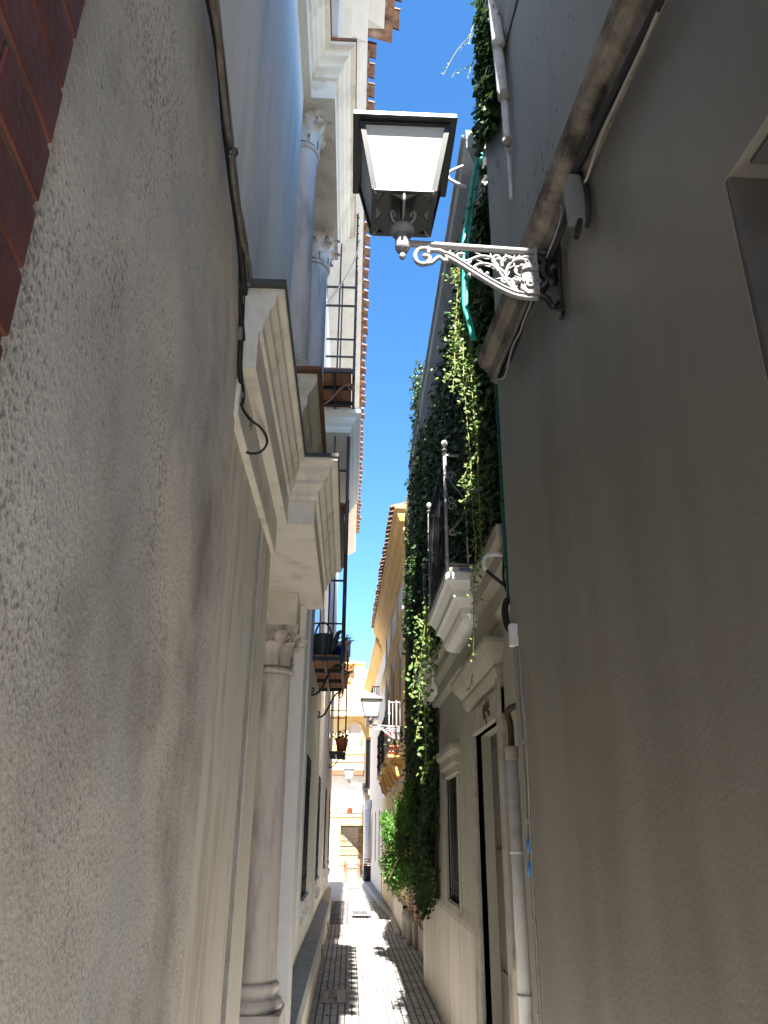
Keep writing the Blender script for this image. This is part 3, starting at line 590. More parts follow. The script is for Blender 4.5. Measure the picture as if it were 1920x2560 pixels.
FR2.block(MB(), WN[0]+.001, WN[1]-.001, WN[2], WN[3]-.001, -.3, -.035).build('pane', M['glassdark'], wf)
g = MB()
for k in range(7): y = WN[0]+.06+k*.11; g.tube([FR2.P(y,-.02,WN[2]), FR2.P(y,-.02,WN[3])], .006, 5)
for z in (1.1, 1.2, 1.95): g.bar(FR2.P(WN[0],-.02,z), FR2.P(WN[1],-.02,z), .016, .006)
g.build('window_grille', M['iron'], wf)
w = MB()
for (ya, yb) in ((4.05, 4.84), (6.22, 10.34)):
    FR2.mould(w, [(.045,0),(.04,.92),(.03,.96),(0,1.03)], ya, yb, False, False, 0)
w.build('dado', M['dado'], r2)
w = MB(); FR2.block(w, *BD, -.34, -.2); w.build('balcony_door', M['black'], r2); w = MB(); FR2.block(w, *BD2, -.34, -.2); w.build('balcony_door', M['black'], r2)
w = MB(); FR2.mould(w, [(0,6.05),(.05,6.12),(.05,6.22),(.1,6.3),(.15,6.38),(.18,6.42),(.18,6.60)], 4.5, 10.2, True, True, 0); FR2.block(w, 4.4, 10.3, 6.6, 6.64, -5, .2); w.build('eaves_cornice', M['greyup'], r2, .006)
w = MB(); FR2.mould(w, [(0,2.86),(.05,2.90),(.05,3.02),(.09,3.08),(.09,3.18),(.12,3.22),(.12,3.3)], 4.35, 10.1, True, True, 0); w.build('string_course', M['r2wall'], r2, .005)
AZ = brick_mat('painted_balcony_tiles', (.10,.16,.42), (.55,.52,.38), (.5,.5,.48), .10, .035, .008, 'xz', .1)
def balcony(name, ya, yb, d, z, sc=1.0):
    t = MB(); FR2.mould(t, [(d*.42,z-.34),(d*.55,z-.31),(d*.60,z-.27),(d*.60,z-.23),(d*.72,z-.18),(d*.80,z-.17),(d*.80,z-.12),(d*.92,z-.07),(d*1.0,z-.06),(d*1.0,z)], ya+d*.58, yb-d*.58, True, True, d*.42)
    p = t.build(name, M['white'], r2, .003)
    s_ = MB(); FR2.block(s_, ya+.03, yb-.03, z, z+.05, 0, d-.03); s_.build('tiled_edge', AZ, p)
    dd = d-.02
    for yy in (ya+.04, yb-.04):
        rl = MB(); rl.tube([FR2.P(yy,dd,z), FR2.P(yy,dd,z+.98)], .013, 8)
        for zz in (.10, .36, .62, .80): c = FR2.P(yy,dd,z+zz); rl.ball(c, .020, 8, 1.4)
        c = FR2.P(yy,dd,z+1.06); rl.ball(c, .026, 12, 1.35); rl.ball((c[0],c[1],c[2]-.055), .024, 10, .35)
        for zz in (.07, .96): rl.bar(FR2.P(yy,0,z+zz), FR2.P(yy,dd,z+zz), .022, .012)
        rl.tube([FR2.P(yy,dd*.45,z+.07), FR2.P(yy,dd*.45,z+.96)], .008, 6)
        for k in range(9): c = FR2.P(yy,dd*.45,z+.14+k*.09); rl.ball(c, .012, 6, 1.3)
        for (zz, up) in ((.03,1), (.30,-1), (.56,-1), (.50,1), (.76,1)):
            c = FR2.P(yy, dd-.045, z+zz+.03); rl.tube(spiral(c, .034, 1.2, 'xz', 0, up, 16, .25), .006, 5)
        for za, zb in ((.30,.46), (.78,.6)): rl.tube([FR2.P(yy,dd-.01,z+za), FR2.P(yy,dd*.5,z+zb)], .006, 5)
        rl.build('end_railing', M['castwhite'], p)
    rl = MB()
    for zz in (.07, .96): rl.bar(FR2.P(ya+.05,dd,z+zz), FR2.P(yb-.05,dd,z+zz), .014, .022)
    n = int((yb-ya)/.11)
    for k in range(1, n):
        y = ya+(yb-ya)*k/n; rl.tube([FR2.P(y,dd,z+.07), FR2.P(y,dd,z+.96)], .0065, 5)
    rl.build('front_railing', M['iron'], p)  # black front and pale ends put sun and shade into the railing paint
balcony('balcony', 5.28, 6.6, .30, 3.34)
balcony('balcony', 8.15, 9.35, .20, 3.30)
# --- brick garden wall
FG = Facade(1.10, -1)
gw = thing('garden_wall', 'low brick garden wall with brick pier and stone plinth below the ivy', 'wall', (1.1, 12, 0))
w = MB(); FG.block(w, 10.3, 14.3, .32, 2.6, -.25, 0); w.build('brickwork', M['gardenbrick'], gw)
w = MB(); FG.block(w, 10.3, 13.0, 0, .32, -.2, .04); FG.block(w, 10.3, 13.0, .72, .80, -.2, .03); w.build('stone_plinth', M['dado'], gw, .01)
w = MB(); FG.block(w, 13.0, 13.35, .36, 2.7, -.25, .07); FG.block(w, 14.05, 14.35, .4, 2.7, -.25, .10); w.build('brick_pier', M['gardenbrickx'], gw)
w = MB(); FG.block(w, 12.96, 13.4, 0, .36, -.2, .10); FG.block(w, 14.0, 14.38, 0, .4, -.2, .13); w.build('pier_base', M['stone'], gw, .02)
for i, (x, y) in enumerate(((1.0, 13.45), (.985, 14.2))):
    w = MB(); w.lathe([(.085,0),(.095,.02),(.095,.10),(.08,.12),(.085,.30),(.10,.32),(.10,.36),(.075,.42),(.03,.45),(.001,.455)], (x, y, 0), 20)
    tag(w.build('guard_stone', M['stone'], None, .004), ['nearer worn stone guard post at the foot of the brick garden wall', 'farther worn stone guard post beside the black-ended ochre dado'][i], 'guard stone', 'stone guard posts by the garden wall')
# --- ochre house
FR3 = Facade(1.0, -1, -.012, 14.5)
r3 = thing('ochre_house', 'ochre and lilac-white house with yellow corbelled balconies and deep orange cornice', 'house', (1.2, 18, 0))
H3 = [(15.6,16.05,.62,2.1), (17.2,17.7,.62,2.1), (18.9,19.4,.62,2.1), (21.0,21.5,.7,2.1), (22.4,22.9,.7,2.1)]
w = MB(); FR3.wall(w, 14.4, 23.0, 0, 2.45, H3, .03); FR3.block(w, 14.4, 23, 0, 7.2, -6, -.21); w.build('ground_floor_wall', M['ochrel'], r3)
U3 = [(15.3,16.2,3.3,5.0), (17.4,18.2,3.3,5.0), (19.6,20.4,3.3,5.0)]
w = MB(); FR3.wall(w, 14.4, 23.0, 2.45, 7.2, U3, .2); w.build('upper_wall', M['lilac'], r3)
for (a, b, c, d) in H3: w = MB(); FR3.block(w, a, b, c, d, -.2, -.015); w.build('window_opening', M['black'], r3)
for (a, b, c, d) in U3: w = MB(); FR3.block(w, a, b, c, d, -.2, -.10); w.build('balcony_door', M['ochrel'], r3)
w = MB()
for y in (14.5, 16.6, 18.8, 20.9): FR3.block(w, y, y+.34, 2.45, 6.5, -.02, .035)
for (a, b, c, d) in U3: FR3.block(w, a-.14, a, c, d+.15, -.02, .03); FR3.block(w, b, b+.14, c, d+.15, -.02, .03)
w.build('ochre_strips', M['ochrel'], r3, .004)
w = MB(); FR3.mould(w, [(0,6.45),(.06,6.55),(.06,6.75),(.13,6.85),(.13,6.92),(.2,7.0),(.24,7.1),(.24,7.16),(.30,7.22),(.30,7.3)], 13.6, 23.0, True, True, 0); w.build('orange_cornice', M['ochre'], r3, .006)
w = MB(); FR3.mould(w, [(.0,5.35),(.05,5.4),(.05,5.5),(.09,5.55),(.09,5.62)], 14.4, 23.0, True, True, 0); w.build('string_course', M['ochrel'], r3, .006)
w = MB(); tile_row(w, FR3, 13.5, 23.1, .34, 7.33, .25); w.build('tiled_roof', M['tile'], r3)
w = MB(); w.box(1.0, 1.6, 13.15, 14.4, 6.6, 7.9); w.build('parapet_end', M['white'], r3, .01)
seg = [(14.45,18.1,.46,.96), (18.15,22.8,.52,.97), (22.9,26.9,.62,.92), (27.0,30.6,.70,.86)]
for i, (a, b, h, x) in enumerate(seg):
    w = MB(); w.box(x-.03, 1.4, a, b, 0, h); q = w.build('dado', M['dado'], r3, .01)
    w = MB(); w.box(x-.034, 1.2, a-.03, a-.002, 0, h+.004); w.build('black_end', M['black'], q)
def ochre_balcony(ya, yb, d, z, rail):
    t = MB()
    FR3.mould(t, [(d*.35,z-.26),(d*.5,z-.22),(d*.55,z-.15),(d*.75,z-.12),(d*.8,z-.07),(d,z-.05),(d,z)], ya+d*.6, yb-d*.6, True, True, d*.35)
    for q in (.1, .9):
        y = ya+(yb-ya)*q; t.tube([FR3.P(y,.03,z-.40), FR3.P(y,.10,z-.36), FR3.P(y,d*.5,z-.22), FR3.P(y,d*.7,z-.12)], .045, 10)
    p = t.build('yellow_balcony', M['ochre'], r3, .004)
    rl = MB(); dd = d-.02
    for yy in (ya+.03, yb-.03):
        for x_ in (dd, dd*.5): rl.tube([FR3.P(yy,x_,z), FR3.P(yy,x_,z+1.0)], .014, 6)
        for x_ in (dd*.25, dd*.75): rl.tube([FR3.P(yy,x_,z+.05), FR3.P(yy,x_,z+.95)], .006, 5)
        for zz in (.06, .97): rl.bar(FR3.P(yy,0,z+zz), FR3.P(yy,dd,z+zz), .02)
        for zz in (.25, .5, .75): c = FR3.P(yy,dd,z+zz); rl.ball(c, .028, 8, 1.5)
    for zz in (.06, .97): rl.bar(FR3.P(ya,dd,z+zz), FR3.P(yb,dd,z+zz), .02)
    n = int((yb-ya)/.11)
    for k in range(n+1): y = ya+(yb-ya)*k/n; rl.tube([FR3.P(y,dd,z+.05), FR3.P(y,dd,z+.97)], .008, 5)
    rl.build('railing', rail, p)
ochre_balcony(15.1, 16.5, .30, 2.95, M['castwhite']); ochre_balcony(17.2, 18.4, .28, 2.92, M['iron']); ochre_balcony(19.4, 20.6, .26, 2.88, M['iron'])
# --- pink-white house beyond
FR4 = Facade(.90, -1, -.02, 23)
r4 = thing('pale_house', 'pale pinkish house with narrow dark openings beyond the ochre house', 'house', (1.3, 27, 0))
H4 = [(24.0,24.6,.7,2.2), (26.2,26.8,.75,2.2), (28.6,29.1,.75,2.2)]
w = MB(); FR4.wall(w, 23.0, 30.8, 0, 6.9, H4, .03); FR4.block(w, 23.0, 30.8, 0, 6.9, -6, -.21); w.build('wall', M['pinkwall'], r4)
for (a, b, c, d) in H4: w = MB(); FR4.block(w, a, b, c, d, -.2, -.015); w.build('window_opening', M['black'], r4)
w = MB(); FR4.mould(w, [(0,6.5),(.08,6.6),(.08,6.7),(.2,6.85),(.25,6.9),(.25,7.0)], 23.1, 31.0, True, True, 0); w.build('ochre_cornice', M['ochre'], r4, .006)
t = MB(); FR4.block(t, 25.2, 26.4, 4.9, 5.0, 0, .22); p = t.build('small_balcony', M['white'], r4)
rl = MB()
for k in range(9): y = 25.2+k*.15; rl.tube([FR4.P(y,.2,5.0), FR4.P(y,.2,5.95)], .012, 5)
for x_ in (0, .07, .14, .2): rl.tube([FR4.P(25.2,x_,5.0), FR4.P(25.2,x_,5.95)], .012, 5)
rl.bar(FR4.P(25.2,.2,5.95), FR4.P(26.4,.2,5.95), .03); rl.bar(FR4.P(25.2,0,5.95), FR4.P(25.2,.2,5.95), .03); rl.build('railing', M['iron'], p)
# --- pale brick corner block
bc = thing('brick_corner_house', 'pale brick corner house at the end of the alley, right side', 'house', (1.5, 33, 0))
MB().box(.58, 3.2, 32.0, 34.4, 0, 6.2).build('brick_wall', M['palebrick'], bc)
w = MB(); w.box(.50, 1.2, 31.86, 32.0, 2.93, 3.12); w.build('band', M['stone'], bc, .01)
w = MB(); w.box(.60, .84, 31.94, 31.998, 3.2, 5.0); w.build('window_opening', M['glassdark'], bc)
w = MB(); w.box(.50, 1.2, 31.80, 32.0, 5.1, 5.5); w.build('ochre_cornice', M['ochre'], bc, .01)
# ================================================================== END OF THE ALLEY
YE = 35.0
def ez(py, px=880): return ony(px, py, YE).z
def ex(px, py=2100): return ony(px, py, YE).x
eh = thing('yellow_end_house', 'sunlit yellow house closing the alley, with gateway, terrace and arched niche', 'house', (0, 36, 0))
gx0, gx1, gz1 = ex(850), ex(911), ez(2063)
w = MB(); w.box(-6, gx0, YE, YE+.15, 0, gz1); w.box(gx1, 4, YE, YE+.15, 0, gz1); w.box(-6, 4, YE, YE+.15, gz1, ez(2040)); w.box(-6, 4, YE+1.6, YE+2.2, 0, ez(1935))
w.box(-6, 4, YE+.0, YE+.5, ez(1925), ez(1897)); w.box(-6, 4, YE+.4, YE+4, ez(1897), ez(1785)); w.box(-6, gx0-.02, YE+.15, YE+1.6, 0, gz1); w.box(-6, 4, YE+2.2, YE+2.3, 0, .2)
w.build('yellow_wall', mat('sunny_yellow_wall', (.66,.50,.24), rough=.85, var=.06, scale=2, bump=.2), eh)
w = MB(); w.box(-6, 4, YE-.06, YE+.02, ez(2042), ez(2036)); w.box(-6, 4, YE-.12, YE+.6, ez(1790), ez(1772)); w.box(-6, 4, YE-.05, YE, ez(1905), ez(1897)); w.build('cornice_band', M['ochrel'], eh, .01)
w = MB(); w.box(-6, 4, YE+.32, YE+.5, ez(2040), ez(1938)); w.box(-1.2, ex(845), YE-.04, YE-.0, 0, gz1-.05); w.build('white_terrace_wall', M['white'], eh)
w = MB(); w.box(-6, 4, YE-.1, YE+.5, ez(1938), ez(1925)); w.build('brown_eaves', M['brownclay'], eh, .01)
w = MB(); xa, xb, zb_, zt_ = ex(868,1830), ex(905,1830), ez(1858), ez(1822); cx_ = (xa+xb)/2; rr = (xb-xa)/2   # arched niche frame
pts = [(xa,YE+.36,zb_), (xa,YE+.36,zt_)]+[(cx_-rr*math.cos(a), YE+.36, zt_+rr*math.sin(a)) for a in [i*math.pi/12 for i in range(13)]]+[(xb,YE+.36,zb_)]
w.tube(pts, .05, 8); w.build('arch_frame', M['ochrel'], eh)
n_ = MB(); aa = [(cx_-rr*math.cos(i*math.pi/12), zt_+rr*math.sin(i*math.pi/12)) for i in range(13)]; fr = [(xa,zb_)]+aa+[(xb,zb_)]
n_.add([(x,YE+.39,z) for x, z in fr]+[(x,YE+.6,z) for x, z in fr], [tuple(range(len(fr)))]+[(i, (i+1)%len(fr), len(fr)+(i+1)%len(fr), len(fr)+i) for i in range(len(fr))]); n_.build('arch_panel', M['pinkwall'], eh)
rl = MB()
for zz in (ez(2014), ez(2036)): rl.bar((-1.6,YE+.1,zz), (1.3,YE+.1,zz), .03)
for k in range(30): x = -1.6+k*.1; rl.tube([(x,YE+.1,ez(2036)), (x,YE+.1,ez(2014))], .009, 5)
rl.build('terrace_railing', M['steel'], eh)
rl = MB()
for zz in (ez(1860), ez(1896), ez(1878)): rl.bar((-1.6,YE+.1,zz), (1.3,YE+.1,zz), .03)
for k in range(16): x = -1.6+k*.19; rl.tube([(x,YE+.1,ez(1896)), (x,YE+.1,ez(1860))], .012, 5)
rl.build('upper_railing', M['rust'], eh)
g = MB()                                                       # the gate
for k in range(17):
    x = gx0+.02+k*(gx1-gx0-.04)/16; g.tube([(x,YE+.06,.08), (x,YE+.06,gz1-.02)], .009, 5)
for zz in (.1, .62, 1.02, 1.38, gz1-.28, gz1-.05): g.bar((gx0,YE+.06,zz), (gx1,YE+.06,zz), .022)
for k in range(10):
    for zz in (1.2, gz1-.17):
        c = (gx0+.06+k*(gx1-gx0-.12)/9, YE+.06, zz); g.tube(spiral(c, .07, 1.3, 'xz', 0, 1 if k%2 else -1, 14, .2), .008, 4)
g.bar((gx0+.01,YE+.06,0), (gx0+.01,YE+.06,gz1), .04); g.bar((gx1-.01,YE+.06,0), (gx1-.01,YE+.06,gz1), .04)
g.build('iron_gate', M['iron'], eh)
w = MB()                                                       # stair seen through the gate
w.hexa([(gx0,YE+.3,0), (gx1,YE+.3,0), (gx1,YE+1.3,0), (gx0,YE+1.3,0), (gx0,YE+.3,gz1*.86), (gx1,YE+.3,.62), (gx1,YE+1.3,.62), (gx0,YE+1.3,gz1*.86)])
w.build('stair_side', M['ochrel'], eh)
w = MB(); w.box(gx0+.25, gx1-.25, YE+.25, YE+.295, .22, .52); w.build('notice_panel', M['box'], eh)
# tower block behind
tb = thing('orange_apartment_block', 'tall orange brick apartment block with pale corner bay behind the yellow house', 'building', (0, 41, 0))
YT = 40.0
def tz(py): return ony(880, py, YT).z
def tx(px, py=1700): return ony(px, py, YT).x
w = MB(); w.box(tx(820), tx(886), YT+.4, YT+6, 0, tz(1655)); w.box(tx(912), 5, YT+.2, YT+6, 0, tz(1690)); w.box(tx(886), 3, YT+.9, YT+6, 0, tz(1665)); w.build('brick_wall', M['orangebrick'], tb)
w = MB(); w.box(tx(886), tx(910), YT, YT+5, 0, tz(1660)); w.box(tx(820)-.1, tx(912), YT-.1, YT+5, tz(1660), tz(1654)); w.build('pale_bay', M['ochrel'], tb, .01)
w = MB(); w.box(tx(912), tx(923), YT+.15, YT+.2, tz(1745), tz(1712)); w.build('window', M['greyup'], tb)
w = MB(); w.box(tx(822), tx(878), YT+.3, YT+.4, tz(1702), tz(1690)); w.build('red_band', M['terra'], tb, .01)
w = MB(); w.tube([(tx(896), YT+2, tz(1660)), (tx(896), YT+2, tz(1640))], .03, 6); w.build('aerial', M['iron'], tb)
for i, px in enumerate((864, 896)):
    c = onz(px, 2203, 0); w = MB(); w.lathe([(.075,0),(.075,.03),(.055,.05),(.055,.50),(.065,.52),(.065,.56),(.05,.60),(.055,.66),(.03,.70),(.001,.71)], (c.x, c.y, 0), 16)
    tag(w.build('bollard', M['rust']), ['left-hand bollard of the pair in front of the gate', 'right-hand bollard of the pair in front of the gate'][i], 'bollard', 'bollards before the gate')
# downpipe at the far corner
c = onz(917, 2203, .04); dp = thing('corner_downpipe', 'thick white downpipe with black striped foot on the far brick corner', 'downpipe', (c.x, c.y, 0))
w = MB(); w.tube([(c.x,c.y,.60), (c.x,c.y,2.35)], .12, 14); w.lathe([(.12,2.35),(.17,2.5),(.17,2.62),(.1,2.66)], (c.x,c.y,0), 14); w.build('pipe', M['pvc'], dp)
w = MB(); w.tube([(c.x,c.y,.045), (c.x,c.y,.52)], .125, 14)
for z in (.56, .64, .72): w.tube([(c.x,c.y,z), (c.x,c.y,z+.025)], .124, 14)
w.build('black_foot', M['black'], dp)
# ================================================================== STREET LAMPS
def px285(x, y): return ony(x, y, 2.85)
def make_lamp():
    X0, Y0 = .185, 2.85
    root = thing('street_lamp', 'big near street lamp: black-framed frosted lantern on a white cast-iron scroll bracket against the sky', 'street lamp', (.93, 2.85, 4.15), 'wrought bracket street lamps')
    zb, zt, b, t_ = 4.335, 4.69, .138, .204
    fr = MB()
    cb_ = [Vector((X0+sx*b, Y0+sy*b, zb)) for sx, sy in ((-1,-1),(1,-1),(1,1),(-1,1))]
    ct = [Vector((X0+sx*t_, Y0+sy*t_, zt)) for sx, sy in ((-1,-1),(1,-1),(1,1),(-1,1))]
    for i in range(4):
        j = (i+1) % 4
        fr.bar(cb_[i]-Vector((0,0,.0)), ct[i], .026, .022)
        fr.bar(cb_[i]+Vector((0,0,.008)), cb_[j]+Vector((0,0,.008)), .022, .03)
        fr.bar(ct[i], ct[j], .024, .03)
    # pierced bottom: cross of plates leaving corner triangles open
    zz = zb-.004
    for (a, c) in (((-1,-1),(1,1)), ((1,-1),(-1,1))):
        d = Vector((a[0], a[1], 0)).normalized(); nrm = Vector((-d.y, d.x, 0))*.052
        p = Vector((X0+a[0]*b*.97, Y0+a[1]*b*.97, zz)); q = Vector((X0+c[0]*b*.97, Y0+c[1]*b*.97, zz))
        fr.bar(p, q, .002, .002)
    s_ = .58
    oct_ = [(X0+u*b, Y0+v*b) for u, v in ((-s_,-.98),(s_,-.98),(.98,-.98+.02),(.98,-s_*.2),(.98,.2*s_),(s_,.98),(-s_,.98),(-.98,.2*s_),(-.98,-.2*s_))]
    star = [(0,-.62),(.62,-.98),(.98,-.45),(.72,0),(.98,.45),(.55,.98),(0,.75),(-.55,.98),(-.98,.45),(-.72,0),(-.98,-.45),(-.62,-.98)]
    pts = [(X0+u*b, Y0+v*b) for u, v in star]; n = len(pts)
    fr.add([(x,y,zz-.004) for x,y in pts]+[(x,y,zz+.004) for x,y in pts], [tuple(range(n-1,-1,-1)), tuple(range(n,2*n))]+[(i,(i+1)%n,n+(i+1)%n,n+i) for i in range(n)])
    fr.build('lantern_frame', M['lampblack'], root, .002)
    for i in range(4):
        j = (i+1) % 4; e = .02
        a, c, d, f = cb_[i].lerp(cb_[j], e), cb_[j].lerp(cb_[i], e), ct[j].lerp(ct[i], e), ct[i].lerp(ct[j], e)
        cen = Vector((X0, Y0, 0)); 
        def inn(p): q = Vector((X0, Y0, p.z)); return p+(q-p).normalized()*.005
        g = MB().hexa([a, c, inn(c), inn(a), f, d, inn(d), inn(f)]); g.build('glass_pane', M['frost'], root)
    rf = MB(); e = .245
    rf.hexa([(X0-e,Y0-e,zt), (X0+e,Y0-e,zt), (X0+e,Y0+e,zt), (X0-e,Y0+e,zt), (X0-e,Y0-e,zt+.028), (X0+e,Y0-e,zt+.028), (X0+e,Y0+e,zt+.028), (X0-e,Y0+e,zt+.028)])
    rf.hexa([(X0-e*.97,Y0-e*.97,zt+.03), (X0+e*.97,Y0-e*.97,zt+.03), (X0+e*.97,Y0+e*.97,zt+.03), (X0-e*.97,Y0+e*.97,zt+.03), (X0-.09,Y0-.09,zt+.12), (X0+.09,Y0-.09,zt+.12), (X0+.09,Y0+.09,zt+.12), (X0-.09,Y0+.09,zt+.12)])
    rf.box(X0-.085, X0+.085, Y0-.05, Y0+.085, zt+.12, zt+.155)
    rf.build('lantern_roof', M['lampblack'], root, .004)
    za = 4.155
    st = MB()
    st.tube([(X0,Y0,zb-.01), (X0,Y0,za)], .010, 8)
    st.tube([(X0,Y0-b,zb-.005), (X0,Y0-b*.95,zb-.05), (X0,Y0-.02,zb-.09)], .007, 6)
    for k in range(4):
        a = math.pi/4+k*math.pi/2; dx, dy = math.cos(a), math.sin(a)
        lo = [Vector((X0+dx*q, Y0+dy*q, za+h)) for q, h in ((.012,.13),(.02,.10),(.045,.088),(.072,.10),(.080,.125),(.070,.145),(.055,.14),(.054,.125))]
        st.tube(smooth_path(lo, 4), .0065, 6)
        cx = b*1.12; hi = [Vector((X0+dx*q*1.2, Y0+dy*q*1.2, za+h)) for q, h in ((b*.95,.20),(b*1.1,.175),(b*1.22,.18),(b*1.26,.205),(b*1.18,.225),(b*1.1,.215))]
        st.tube(smooth_path(hi, 4), .0055, 6)
    st.lathe([(.012,.105),(.02,.10),(.055,.085),(.058,.07),(.05,.055),(.02,.045),(.03,.04),(.034,.01),(.034,-.03),(.028,-.045),(.012,-.055),(.013,-.065),(.016,-.075),(.011,-.09),(.001,-.10)], (X0,Y0,za), 20)
    st.build('lantern_stem', M['castwhite'], root)
    am = MB(); zr = 4.125
    am.tube([(X0+.02,Y0,za), (.822,Y0,zr+.004)], .0165, 10)
    am.box(.80, .815, Y0-.02, Y0+.02, 3.88, zr+.02)
    am.build('bracket_arm', M['castwhite'], root, .003)
    wm = MB(); wm.tube([(.818,Y0,zr+.004), (.935,Y0,zr)], .018, 10); wm.box(.90, .935, Y0-.018, Y0+.018, 3.76, 4.34)
    wm.tube(smooth_path([(.82,Y0,4.10), (.85,Y0,4.06), (.84,Y0,4.00), (.87,Y0,3.96), (.90,Y0,3.97)], 4), .022, 8)
    wm.tube(smooth_path([(.82,Y0,3.90), (.85,Y0,3.94), (.86,Y0,3.98), (.90,Y0,4.02)], 4), .018, 8)
    wm.tube(smooth_path([(.82,Y0,3.88), (.85,Y0,3.86), (.87,Y0,3.82), (.90,Y0,3.84)], 4), .016, 8)
    wm.tube(spiral((.875,Y0-.005,4.07), .025, 1, 'xz', 0, 1, 12, .5), .006, 6)
    for z in (4.28, 3.80): wm.ball((.90,Y0-.015,z), .018, 8)
    wm.build('shade_black_mount', M['lampblack'], root, .003)  # same paint as the arm; black puts the wall's shade into its colour
    sc = MB()
    def W(*pts): return [px285(*p)+Vector((0,0,0)) for p in pts]
    rail = smooth_path(W((1113,641),(1140,655),(1180,680),(1215,702),(1250,722),(1285,738),(1315,744),(1345,746)), 5)
    sc.tube(rail, .0125, 8)
    sc.tube([p+Vector((0,-.010,.016)) for p in rail], .007, 6)
    # big end scroll under the arm
    sc.tube(smooth_path(W((1118,637),(1100,628),(1078,626),(1060,622),(1045,626),(1038,640),(1043,655),(1058,661),(1070,656),(1075,646),(1068,640),(1060,642)), 4), .0115, 8)
    sc.tube(smooth_path(W((1062,660),(1078,658),(1090,648),(1098,643),(1108,650),(1116,654),(1116,644)), 4), .010, 7)
    sc.tube(W((1071,618),(1072,640)), .011, 6)
    c0 = px285(1060,645); sc.ball(c0+Vector((0,-.012,0)), .011, 10)
    def sw(path, r=.0085, end=None, cw=1):
        p = smooth_path(W(*path), 6)
        sc.tube(p, r, 7, r1=r*.75)
        for q in range(4, len(p)-4, 6):      # little leaf lobes along the stem
            t = (p[q+1]-p[q-1]).normalized(); nn = Vector((-t.z, 0, t.x))*(.022 if (q//6) % 2 else -.022)
            sc.tube([p[q], p[q]+nn*.6+t*.012, p[q]+nn+t*.03], lambda u: .0065*(1-u*.7), 5)
    sw(((1310,742),(1285,725),(1262,700),(1245,676),(1225,662),(1200,660),(1183,670),(1180,684),(1192,690),(1204,682),(1198,674)))
    sw(((1245,680),(1240,655),(1222,643),(1196,642),(1170,652),(1152,650),(1141,641),(1149,634),(1156,641)))
    sw(((1268,708),(1262,684),(1243,668),(1232,655),(1234,643),(1245,640),(1251,650),(1243,655)))
    sw(((1285,725),(1282,706),(1266,696),(1255,700),(1258,708)))
    sw(((1262,690),(1272,664),(1290,650),(1318,652),(1328,668),(1320,684),(1300,690),(1288,680),(1292,668),(1304,668)))
    sw(((1255,668),(1256,650),(1268,642),(1284,647),(1300,645),(1322,642),(1338,648),(1340,660)))
    sw(((1300,736),(1285,716),(1276,706),(1285,697),(1294,704),(1288,711)), .007)
    sw(((1306,728),(1312,708),(1302,692),(1310,684)), .007)
    sw(((1130,648),(1122,640),(1128,634),(1137,638)), .007)
    sw(((1192,690),(1215,700),(1222,694),(1215,686)), .007)
    sw(((1172,652),(1170,668),(1180,680)), .007)
    sw(((1172,676),(1178,682),(1188,681)), .009)
    for p in ((1190,678),(1244,652),(1303,668),(1292,705),(1152,639),(1275,650),(1217,688)): sc.ball(px285(*p)+Vector((0,-.008,0)), .011, 8)
    sc.build('scroll_panel', M['castwhite'], root)
    sh = MB(); q = W((1302,680),(1330,680),(1341,690),(1345,740),(1318,740),(1300,728),(1303,700))
    n = len(q); sh.add([p+Vector((0,-.022,0)) for p in q]+[p+Vector((0,.012,0)) for p in q], [tuple(range(n)), tuple(range(2*n-1,n-1,-1))]+[(i,n+i,n+(i+1)%n,(i+1)%n) for i in range(n)])
    cr = W((1300,684),(1306,673),(1320,668),(1336,674),(1341,688),(1322,683)); n = len(cr)
    sh.add([p+Vector((0,-.030,0)) for p in cr]+[p+Vector((0,.012,0)) for p in cr], [tuple(range(n)), tuple(range(2*n-1,n-1,-1))]+[(i,n+i,n+(i+1)%n,(i+1)%n) for i in range(n)])
    for p in ((1307,672),(1314,668),(1321,666),(1329,669),(1336,675)): sh.ball(px285(*p)+Vector((0,-.02,0)), .009, 8)
    cr2 = [p+Vector((0,-.03,0)) for p in smooth_path(W((1302,684),(1320,679),(1340,688)), 4)]; sh.tube(cr2, .006, 6)
    o = sh.build('city_badge', M['castwhite'], root, .003)
    # raised letters NO8DO (the 8 is a tall skein)
    def letters(txt, px, py, size):
        cu = bpy.data.curves.new('letters', 'FONT'); cu.body = txt; cu.size = size; cu.extrude = .004; cu.align_x = 'CENTER'; cu.align_y = 'CENTER'; cu.bevel_depth = .0012
        ob = bpy.data.objects.new('tmp', cu); COL.objects.link(ob); bpy.context.view_layer.update()
        me = bpy.data.meshes.new_from_object(ob.evaluated_get(bpy.context.evaluated_depsgraph_get())); bpy.data.objects.remove(ob)
        me.materials.clear(); me.materials.append(M['castwhite']); l = bpy.data.objects.new('raised_letter', me); COL.objects.link(l); l.parent = o
        p = px285(px, py); l.location = Vector((p.x, p.y-.026, p.z))-root.location; l.rotation_euler = (R(90), 0, 0)
    letters('NO', 1309, 710, .034); letters('DO', 1335, 712, .034); letters('8', 1322, 714, .085)
    return root
lamp = make_lamp()
def place_lamp(x, y, z, s, label, frost=None):
    c = copy_tree(lamp); c.location = (x, y, z); c.scale = (s, s, s); c['label'] = label; return c
L2 = place_lamp(1.0, 14.9, 3.45, .86, 'second street lamp: glare-greyed lantern hanging above the ochre balconies of the alley')
L3 = place_lamp(.62, 31.7, 3.35, .92, 'farthest street lamp: small faint lantern in front of the sunlit terrace')
for L_ in (L2, L3):
    for o_ in [k for k in COL.objects if k.parent == L_ and k.name.startswith(('lantern_frame', 'lantern_roof'))]:
        o_.data = o_.data.copy(); o_.data.materials[0] = M['glaregrey']  # grey replaces the lamp black, putting distant glare into the colour
